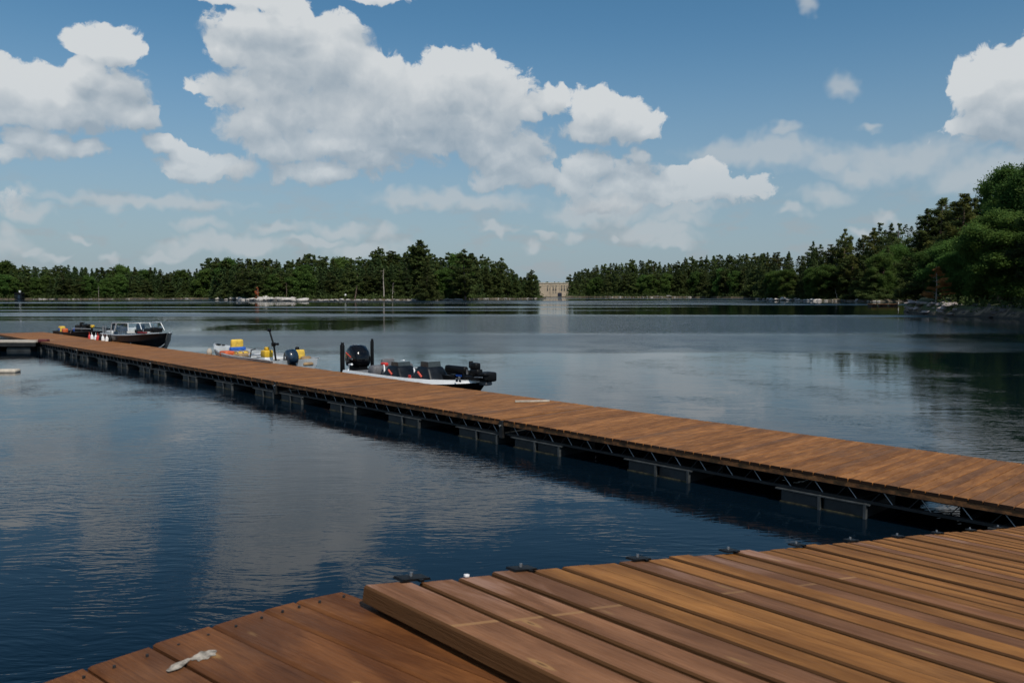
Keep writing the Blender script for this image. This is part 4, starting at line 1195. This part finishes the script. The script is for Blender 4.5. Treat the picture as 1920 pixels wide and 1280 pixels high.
def make_hull(name, mats, root, **kw):
    global FACES
    FACES = []; mb = MB(); vs, rings = hull(mb, **kw)
    base = len(mb.v); mb.v += [tuple(v) for v in vs]
    for f, mi in FACES: mb.f.append(tuple(i + base for i in f)); mb.m.append(mi); mb.a.append(0); mb.sm.append(False)
    # transom
    m = len(rings[0]); nn = len(rings)
    r0 = rings[0]; outer = [(x, y, z) for x, y, z in r0[:5]]
    mb.mi = kw.get('mats', (0, 1, 2))[0]
    poly = outer + [(x, -y, z) for x, y, z in reversed(outer[1:])]
    mb.poly(poly, [tuple(range(len(poly)))])
    mb.poly([(x + .05, y, z) for x, y, z in poly], [tuple(range(len(poly)))])
    return mb.build(name, mats, root)
def boat_root(name, s_stern, w, toward_camera=True, yaw=0.0):
    """bow points along -U (to the right, towards us) or +U"""
    d = -U if toward_camera else U
    return empty(name, dp(s_stern, w), math.atan2(d.y, d.x) + yaw)
def outboard(root, x, z, sc, mat, name='outboard_motor', marks=None, y=0.0):
    mb = MB()
    # side outline of cowling, lofted across with rounded sections
    prof = [(-.30, 0.0), (-.36, .16), (-.34, .34), (-.24, .50), (-.08, .60), (.10, .58), (.26, .44), (.34, .26), (.34, .10), (.26, 0.0)]
    n = len(prof); rows = []
    for j, (yy, k) in enumerate(((-.24, .72), (-.19, .92), (-.08, 1.0), (.08, 1.0), (.19, .92), (.24, .72))):
        rows.append([(px_ * k * sc + x, yy * sc + y, (.28 + (pz - .28) * k) * sc + z) for px_, pz in prof])
    vs = [v for r_ in rows for v in r_]; fs = []
    for j in range(5):
        for i in range(n):
            i2 = (i + 1) % n; fs.append((j * n + i, j * n + i2, (j + 1) * n + i2, (j + 1) * n + i))
    fs.append(tuple(range(n))); fs.append(tuple(range(5 * n, 6 * n)))
    mb.poly(vs, fs, True)
    o = mb.build(name, mat, root)
    mb = MB(); mb.rbox((x - .05 * sc, y, z - .25 * sc), (.34 * sc, .2 * sc, .55 * sc), .04 * sc, top=(1.2, 1.3)); mb.rbox((x - .08 * sc, y, z - .85 * sc), (.2 * sc, .09 * sc, .8 * sc), .03 * sc)
    mb.box((x + .16 * sc, y, z - .12 * sc), (.22 * sc, .26 * sc, .3 * sc)); mb.build('midsection', M_black, o)
    return o

def seat(root, x, y, z, mat, w=.5, back=.5, name='seat', flip=1):
    mb = MB(); mb.rbox((x, y, z + .08), (w, w, .14), .05); mb.rbox((x - flip * w * .45, y, z + back / 2 + .1), (.12, w * .95, back), .05, rot=(0, -.12 * flip, 0), top=(1, .85))
    mb.tube([(x, y, z - .3), (x, y, z + .05)], .04, 8)
    return mb.build(name, mat, root)

def bass_boat():
    w = 3.75; sb = s_at(697, w); root = boat_root('bass_boat', sb, w)
    L = sb - s_at(911, w)
    loc = lambda px, y: sb - s_at(px, w + y)
    dk = lambda t, sh: sh - .04 if (t < .2 or t > .60) else sh - .30
    make_hull('hull', [M_gloss, M_white, M_grey], root, L=L, B=2.25, H=.46, d=.2, bow=.5, flare=.8, rake=.5, sheer=.03, full=2.4, stern_w=.92, deck_z=dk, gun=.10, band=.17, tumble=.05)
    mb = MB()
    mb.rbox((L - .02, 0, .43), (.3, .25, .13), .05, top=(.9, .8)); mb.build('bow_cap', M_mid, root)
    # rear platform and white stern trim
    mb = MB(); mb.box((-.25, 0, .22), (.5, 1.3, .25)); mb.build('motor_bracket', M_black, root)
    mb = MB()
    for sy in (-1, 1): mb.tube([(.16, sy * .9, .30), (.14, sy * .9, .48), (.20, sy * .9, .62), (.34, sy * .9, .64)], .032, 8)
    mb.build('stern_rail', M_white, root)
    # consoles with smoked windscreens
    for (x, y, hh) in ((loc(806, -.5), -.50, .42), (loc(750, -.45), -.45, .35)):
        mb = MB(); mb.rbox((x, y, .34 + hh * .5), (1.05, .74, hh * 1.05), .08, top=(.42, .72), seg=3); c = mb.build('console', M_navy, root)
        mb = MB(); mb.prism([(x - .16, .32 + hh), (x + .20, .32 + hh), (x + .17, .32 + hh * 1.38), (x - .13, .32 + hh * 1.38)], y - .2, y + .2); mb.build('windscreen', M_smoke, c)
        for sy in (-1,):
            mb = MB()
            for q in range(3): mb.rbox((x - .06 + q * .055, y + sy * (.335 - .0 * q), .34 + hh * .66 - q * .04), (.07, .03, .05), .01, rot=(-.2, .5, 0))
            mb.build('logo', M_mark, c)
    for (x, y) in ((loc(770, -.3), -.3), (loc(735, .3), .3)):
        seat(root, x, y, .28, M_mid, .5, .36)
    mb = MB(); mb.rbox((loc(706, -.6), -.6, .50), (.34, .45, .30), .08, top=(.9, .9)); mb.build('rear_box', M_mid, root)
    mb = MB()
    for x in (loc(716, -.6), loc(772, -.6)): mb.tube([(x, -.55, .66), (x + .12, -.62, .66), (x + .26, -.7, .5), (x + .34, -.74, .38)], .022, 6)
    mb.build('grab_rail', M_white, root)
    mb = MB(); mb.box((loc(767, -.86), -.86, .46), (.07, .04, .15)); mb.build('red_strap', M_red, root); mb = MB(); mb.rbox((loc(720, -.35), -.35, .66), (.22, .14, .10), .03); mb.build('red_cushion', M_red, root)
    mb = MB(); mb.box((3.6, -.35, .52), (1.3, .12, .09)); mb.box((3.5, .3, .55), (1.4, .3, .10)); mb.build('rod_locker', M_black, root)
    mb = MB(); mb.tube([(2.95, -1.14, .40), (2.92, -1.2, .46), (2.9, -1.3, .3), (2.88, -1.5, .44)], .014, 6); mb.build('mooring_line', M_rope, root)
    # bow electric motor, stowed
    tm = MB(); x0 = L - .98
    tm.rbox((x0 + .12, -.25, .73), (.8, .17, .17), .07, seg=3); tm.build('trolling_motor_head', M_black, root)
    tm = MB(); tm.box((x0 + .45, -.2, .54), (1.15, .16, .08)); tm.tube([(x0 + .35, -.2, .54), (x0 + 1.2, -.2, .60)], .035, 8); tm.tube([(x0 + .85, -.2, .60), (x0 + 1.22, -.2, .58)], [.07, .06], 10)
    tm.tube([(x0 + .75, -.2, .5), (x0 + .8, -.2, .86)], .05, 8); tm.rbox((x0 + .80, -.2, .84), (.24, .18, .18), .05); tm.rbox((x0 + .84, -.2, .70), (.3, .2, .16), .05); tm.rbox((x0 + .52, -.1, .86), (.08, .1, .18), .03); tm.rbox((x0 + 1.12, -.2, .66), (.26, .16, .08), .03)
    tm.rbox((x0 + 1.0, .05, .58), (.35, .3, .24), .05); tm.rbox((x0 + .1, .0, .58), (.3, .3, .2), .04); tm.rbox((x0 + .55, .1, .55), (.4, .24, .16), .04)
    tm.build('trolling_motor_mount', M_black, root)
    tm = MB(); tm.box((x0 + .28, -.30, .58), (.22, .02, .05)); tm.build('blue_decal', M_blue2, root)
    tm = MB(); tm.tube([(x0 + .9, -.31, .58), (x0 + 1.2, -.31, .60)], .016, 6); tm.build('steel_rod', M_steel, root)
    for x_, z_ in ((x0, .5), (x0 + .35, .5), (x0 + .66, .70)): tm = MB(); tm.box((x_, -.34, z_), (.045, .03, .12)); tm.build('bracket', M_steel, root)
    tm = MB()
    for t_ in (0, .05): tm.box((L * .9 + t_ * 2, -.52 + t_ * .4, .475), (.07, .02, .05))
    tm.build('registration_mark', M_blue, root)
    # outboard with lettering
    ob = outboard(root, -.78, .44, 1.12, M_gloss)
    mb = MB()
    ysd = -.248
    for i in range(7):
        mb.rbox((-1.0 + i * .043, ysd - .02, .44 + .42 - i * .019), (.038, .03, .034 + .012 * (i % 2)), .004, rot=(0, .38, 0))
    mb.v = [(x_, y_, z_) for x_, y_, z_ in mb.v]
    mb.build('red_script', M_mark, ob)
    mb = MB()
    for i in range(4): mb.rbox((-.82 + i * .055, ysd - .02, .44 + .285 - i * .014), (.040, .02, .05), .004, rot=(0, .3, 0))
    mb.rbox((-.52, ysd - .0, .44 + .28), (.04, .02, .05), .004)
    mb.rbox((-.86, -.06, .44 + .665), (.14, .10, .014), .004)
    mb.build('silver_badge', M_steel, ob)
    # shallow-water anchor poles
    for px, y, hh, wd in ((641, -.75, 1.16, .13), (697, .78, 1.18, .08)):
        mb = MB(); x = -.62 if px == 641 else -.22
        x = -(s_at(px, w + y) - sb)
        mb.rbox((x, y, hh / 2 + .1), (wd, .1, hh - .2), .03); mb.rbox((x + .01, y, hh - .02), (wd * .7, .07, .16), .02)
        mb.box((x + .15, y, .3), (.4, .12, .1))
        mb.build('anchor_pole', M_black, root)
    tag(root, 'low black bass boat with a white stripe and a big black outboard', 'boat')
    return root
bass_boat()

def aluminium_boat():
    w = 3.15; sb = s_at(553, w); L = s_at(401, w) - sb
    root = boat_root('aluminium_boat', sb, w, toward_camera=False)
    make_hull('hull', [M_alu, M_alu_p, M_alu_p], root, L=L, B=1.75, H=.52, d=.18, bow=.45, flare=.8, rake=.45, sheer=.22, full=2.0, stern_w=.9, gun=.05, floor=.05)
    mb = MB(); mb.tube([(L * t, .86 * (1 if t < .45 else (1 - ((t - .45) / .55) ** 2)), .53 + .22 * max(0, (t - .35) / .65) ** 2) for t in [i / 14 for i in range(15)]], .022, 6)
    mb.tube([(L * t, -.86 * (1 if t < .45 else (1 - ((t - .45) / .55) ** 2)), .53 + .22 * max(0, (t - .35) / .65) ** 2) for t in [i / 14 for i in range(15)]], .022, 6)
    mb.build('gunwale', M_alu, root)
    for t in (.16, .42, .64):
        mb = MB(); mb.rbox((L * t, 0, .36), (.34, 1.5 - .5 * max(0, t - .5), .06), .015); mb.box((L * t, 0, .18), (.26, 1.36 - .5 * max(0, t - .5), .3)); mb.build('bench', M_alu_p, root)
    mb = MB(); mb.poly([(L * .80, -.56, .66), (L * .80, .56, .66), (L * .93, .2, .71), (L * .985, 0, .73), (L * .93, -.2, .71)], [(0, 1, 2, 3, 4)]); mb.box((L * .8, 0, .60), (.03, 1.1, .12))
    mb.build('bow_deck', M_alu_p, root)
    mb = MB(); mb.rbox((L * .93, .03, .745), (.3, .1, .05), .02); mb.rbox((L * .88, -.02, .74), (.10, .1, .05), .02); mb.build('bow_handle', M_black, root)
    mb = MB(); mb.box((L * .28, 0, .5), (1.0, .5, .05)); mb.rbox((L * .3, .45, .60), (.9, .12, .08), .03, rot=(0, .08, 0)); mb.build('white_tray', M_white, root)
    mb = MB(); mb.tube([(L * .36, .5, .3), (L * .33, .52, .75), (L * .28, .52, .8)], .02, 6); mb.tube([(L * .19, .2, .35), (L * .19, .2, .62)], .02, 6); mb.build('rod_holder', M_dsteel, root)
    ob = outboard(root, .08, .42, .74, M_blue, y=.12)
    mb = MB(); mb.rbox((.12, .32, .60), (.14, .02, .08), .01); mb.rbox((.10, .32, .45), (.18, .02, .06), .01); mb.build('badge', M_steel, ob)
    mb = MB(); mb.tube([(.62, .35, .30), (.72, .38, .95), (.92, .42, 1.42)], [.035, .032, .028], 8); mb.rbox((.94, .42, 1.46), (.12, .09, .1), .02); mb.rbox((.74, .38, 1.0), (.12, .12, .12), .02); mb.tube([(.74, .38, 1.0), (.45, .38, 1.02)], [.02, .045], 8)
    mb.build('trolling_motor', M_black, root)
    tag(root, 'pale bare aluminium fishing boat with a dark blue outboard, bow to the left', 'boat')
    def wpos(x, y, z): return root.matrix_basis @ Vector((x, y, z))
    rz = root.rotation_euler.z
    # things lying in it
    def put(name, x, y, z, parts, label, cat):
        e = empty(name, wpos(x, y, z), rz)
        for nm, mb_, mt in parts: mb_.build(nm, mt, e)
        tag(e, label, cat)
    a = MB(); a.rbox((0, 0, .38), (.16, .46, .42), .06, rot=(0, -.12, 0), top=(1, .95)); a.rbox((-.25, 0, .12), (.5, .48, .08), .03)
    b = MB(); b.rbox((-.06, 0, .22), (.16, .58, .2), .05); b.rbox((-.3, .0, .06), (.4, .5, .06), .03)
    c = MB()
    for q in (-.2, .0, .2): c.box((-.36, q, .18), (.34, .05, .05))
    put('life_jacket', L * .655, .1, .42, [('cloth', a, M_yel), ('blue_panel', b, M_blue2), ('strap', c, M_pale)], 'yellow and blue life jacket propped up in the aluminium boat', 'life jacket')
    a = MB(); a.rbox((0, 0, .24), (.34, .3, .26), .05); a.rbox((0, 0, .42), (.14, .14, .1), .03); b = MB(); b.rbox((0, 0, .07), (.34, .3, .16), .04)
    put('fuel_jug', L * .195, .38, .42, [('yellow_top', a, M_ylp), ('white_base', b, M_white)], 'yellow and white plastic jug beside the blue outboard', 'jug')
    a = MB(); a.rbox((0, 0, .18), (.12, .34, .34), .05, rot=(0, .25, 0)); b = MB(); b.rbox((.06, .05, .26), (.1, .12, .36), .03, rot=(0, .2, 0))
    put('life_jacket', .42, -.38, .46, [('cloth', a, M_yel), ('strap', b, M_black)], 'yellow and black life jacket behind the blue outboard', 'life jacket')
    a = MB(); a.rbox((0, 0, .08), (.3, .4, .34), .06, rot=(0, .3, 0), top=(.5, .8)); put('duffel_bag', .14, -.45, .36, [('cloth', a, M_tan)], 'tan canvas bag at the stern of the aluminium boat', 'bag')
    a = MB(); a.rbox((0, 0, .05), (.5, .36, .18), .05); put('tackle_box', L * .60, .62, .5, [('case', a, M_org)], 'flat orange-red case in the aluminium boat below the life jacket', 'case')
    a = MB(); a.rbox((0, 0, .05), (.5, .5, .16), .05, rot=(0, .1, .2)); put('cushion', L * .55, .25, .42, [('cloth', a, M_tan)], 'tan cushion beside the upright life jacket', 'cushion')
    a = MB(); a.ell((0, 0, .1), (.1, .1, .16), n=10, m=6); put('fender', L * .80, .72, .42, [('body', a, M_pale)], 'cream fender at the bow of the aluminium boat', 'fender')
aluminium_boat()

def runabout():
    w = 3.5; sbow = s_at(315, w) + .1; L = 6.4; root = boat_root('motor_boat', sbow + L, w)
    make_hull('hull', [M_navy, M_navy, M_alu_p], root, L=L, B=2.1, H=.72, d=.25, bow=.45, flare=.78, rake=.8, sheer=.22, full=2.1, stern_w=.92, gun=.10, floor=.18)
    # foredeck / side decks
    mb = MB()
    for sy in (-1, 1):
        pts = []
        for i in range(11):
            t = .1 + .84 * i / 10; b = 1.03 * (1 if t < .45 else 1 - ((t - .45) / .55) ** 2.1); pts.append((L * t + (.0), sy * b, .745 + .22 * max(0, (t - .35) / .65) ** 2))
        mb.tube(pts, .035, 6)
    mb.build('gunwale', M_alu, root)
    mb = MB(); mb.poly([(L * .66, -.92, .80), (L * .66, .92, .80), (L * .82, .68, .87), (L * .93, .3, .91), (L * .97, 0, .92), (L * .93, -.3, .91), (L * .82, -.68, .87)], [tuple(range(7))]); mb.box((L * .66, 0, .6), (.04, 1.7, .4)); mb.build('bow_deck', M_alu_p, root)
    mb = MB(); mb.rbox((L * .44, -.55, .72), (.9, .62, .5), .08, top=(.8, .9)); mb.rbox((L * .44, .55, .72), (.9, .62, .5), .08, top=(.8, .9)); mb.build('console', M_alu_p, root)
    zt = 1.30; x1, x2 = L * .40, L * .56
    mb = MB()
    for sy in (-1, 1):
        mb.tube([(x1 - .6, sy * .92, zt - .03), (x1, sy * .90, zt), (x2, sy * .72, zt), (x2, 0, zt)], .022, 6)
        mb.tube([(x2 + .25, sy * .80, .95), (x2, sy * .72, zt)], .022, 6); mb.tube([(x1 - .1, sy * .96, .9), (x1, sy * .90, zt)], .032, 6)
        mb.tube([(x1 - .7, sy * .95, .82), (x1 - .6, sy * .92, zt - .03)], .022, 6); mb.tube([(x2 + .3, sy * .22, .95), (x2, sy * .22, zt)], .028, 6)
    mb.build('windscreen_frame', M_alu, root)
    mb = MB()
    for sy in (-1, 1):
        mb.poly([(x2 + .25, sy * .80, .95), (x2, sy * .72, zt), (x2, sy * .22, zt), (x2 + .3, sy * .22, .95)], [(0, 1, 2, 3)])
        mb.poly([(x1 - .1, sy * .96, .9), (x1, sy * .90, zt), (x2, sy * .72, zt), (x2 + .25, sy * .80, .95)], [(0, 1, 2, 3)])
    mb.build('windscreen_glass', M_glass, root)
    for x, y in ((L * .27, -.5), (L * .27, .5)): seat(root, x, y, .52, M_blue, .5, .52)
    mb = MB(); mb.rbox((L * .1, 0, .72), (.9, 1.4, .3), .08); mb.build('stern_bench', M_alu_p, root)
    mb = MB(); x0 = L * .72
    mb.rbox((x0 + .3, -.2, 1.02), (1.1, .22, .14), .05); mb.tube([(x0 - .2, -.3, .98), (x0 + 1.1, -.1, 1.05)], .04, 8); mb.rbox((x0 + .9, -.25, 1.05), (.36, .3, .22), .06); mb.rbox((x0 + .0, .2, 1.0), (.4, .35, .2), .06); mb.rbox((x0 - .3, -.5, .96), (.4, .25, .16), .05)
    mb.build('trolling_motor', M_black, root)
    mb = MB(); mb.rbox((x0 + .5, -.62, .93), (.55, .1, .08), .02, rot=(0, 0, .35)); mb.build('red_bumper', pmat('dark_red_rubber', (.16, .012, .014), .6), root)
    mb = MB(); mb.rbox((L * .33, -.99, .70), (.7, .04, .08), .01); mb.build('side_decal', MATS['dark_red_rubber'], root)
    outboard(root, -.3, .66, .9, M_black)
    mb = MB(); mb.tube([(L * .12, -.95, .75), (L * .12, -.95, 1.12)], .045, 8); mb.tube([(L * .15, -.9, .75), (L * .15, -.9, 1.14)], .03, 8); mb.build('rod_holder', M_steel, root)
    tag(root, 'dark-hulled motor boat with a silver windscreen frame, bow to the right', 'boat')
    for i, (x, c) in enumerate(((.1, 'w'), (.55, 'w'), (1.1, 'k'), (1.45, 'w'), (1.9, 'w'), (2.25, 'k'), (-.2, 'r'), (.8, 'r'))):
        p = root.matrix_basis @ Vector((x * 1.25 - .3, -1.18, .44)); e = MB(); mt = {'w': M_white, 'k': M_black, 'r': M_red}[c]
        e.ell((0, 0, 0), (.085, .085, .24), n=10, m=8); e.tube([(0, 0, .2), (0, 0, .34)], .012, 5); o = e.build('fender', mt)
        o.location = p; o.rotation_euler = (0, .1 * (i % 3 - 1), 0)
        col = {'w': 'white', 'k': 'black', 'r': 'red'}[c]
        tag(o, '%s fender hanging between the dock and the dark-hulled motor boat' % col, 'fender', '%s fenders of the motor boat' % col)
runabout()

def small_dark_boat():
    w = 3.35; sbow = s_at(192, w); L = min(6.2, s_at(118, w) - sbow); root = boat_root('fishing_boat', sbow + L, w)
    make_hull('hull', [M_navy, M_black, M_mid], root, L=L, B=1.8, H=.58, d=.2, bow=.45, flare=.8, rake=.55, sheer=.16, full=2.0, stern_w=.9, gun=.08, floor=.12)
    mb = MB(); mb.poly([(L * .64, -.78, .64), (L * .64, .78, .64), (L * .85, .5, .70), (L * .96, 0, .73), (L * .85, -.5, .70)], [tuple(range(5))]); mb.box((L * .64, 0, .48), (.04, 1.5, .34)); mb.build('bow_deck', M_mid, root)
    mb = MB(); mb.tube([(L * .60, -.86, .58), (L * .64, -.84, .82), (L * .72, -.8, .84), (L * .9, -.4, .84)], .02, 6); mb.build('bow_rail', M_alu, root)
    mb = MB(); mb.rbox((L * .55, 0, .95), (.9, .22, .16), .05); mb.tube([(L * .5, 0, .9), (L * 1.02, .05, .86)], .03, 8); mb.tube([(L * 1.0, .05, .86), (L * 1.16, .06, .85)], .06, 8); mb.rbox((L * .42, 0, .95), (.16, .2, .3), .04); mb.rbox((L * .56, .0, .72), (.5, .5, .3), .05)
    mb.build('trolling_motor', M_black, root)
    mb = MB(); mb.rbox((L * .72, .0, .93), (.26, .16, .14), .03); mb.build('yellow_case', M_ylp, root)
    seat(root, L * .36, 0, .42, M_black, .46, .42)
    mb = MB()
    for t in (.2, .42): mb.rbox((L * t, 0, .42), (.34, 1.4, .08), .02)
    mb.build('bench', M_mid, root)
    mb = MB(); mb.rbox((L * .34, -.9, .42), (.7, .03, .08), .01); mb.build('hull_number', M_steel, root)
    tag(root, 'small black fishing boat with an electric bow motor, farthest along the dock', 'boat')
    rz = root.rotation_euler.z
    def put(name, x, y, z, parts, label, cat):
        e = empty(name, root.matrix_basis @ Vector((x, y, z)), rz)
        e.scale = (.8, .8, .72)
        for nm, mb_, mt in parts: mb_.build(nm, mt, e)
        tag(e, label, cat)
    a = MB(); a.rbox((0, 0, .22), (.5, .35, .46), .06); b = MB(); b.rbox((.05, -.16, .2), (.3, .1, .2), .03)
    put('life_jacket', .25, -.4, .5, [('cloth', a, M_yel), ('blue_panel', b, M_blue2)], 'yellow life jacket with a blue panel at the stern of the farthest boat', 'life jacket')
    a = MB(); a.rbox((0, 0, .16), (.36, .35, .34), .08); put('gear_bag', .85, -.4, .48, [('cloth', a, M_org)], 'orange bag beside the life jacket in the farthest boat', 'bag')
    a = MB(); a.rbox((0, 0, .16), (.6, .35, .3), .08); put('gear_bag', 1.15, .1, .52, [('cloth', a, M_blue2)], 'blue bag in the farthest boat', 'bag')
small_dark_boat()

# things that look alike and stand together are told apart by their order in the view
def number_labels():
    by = {}
    for o in scene.collection.objects:
        if o.parent is None and 'label' in o and o.get('category') in ('pine tree', 'spruce tree', 'leafy tree'): by.setdefault(o['label'], []).append(o)
    nth = ['leftmost', 'second from left', 'third from left', 'fourth from left', 'fifth from left', 'sixth from left']
    words = {2: ['left', 'right'], 3: ['left', 'middle', 'right']}
    for n in range(4, 8): words[n] = nth[:n - 1] + ['rightmost']
    for lab, obs in by.items():
        if len(obs) in words and len(lab.split()) <= 13:
            obs.sort(key=lambda o: o.location.x / o.location.y)
            for o, w_ in zip(obs, words[len(obs)]): o['label'] = lab + ', ' + w_ + ('' if len(obs) > 3 else ' one')
number_labels()
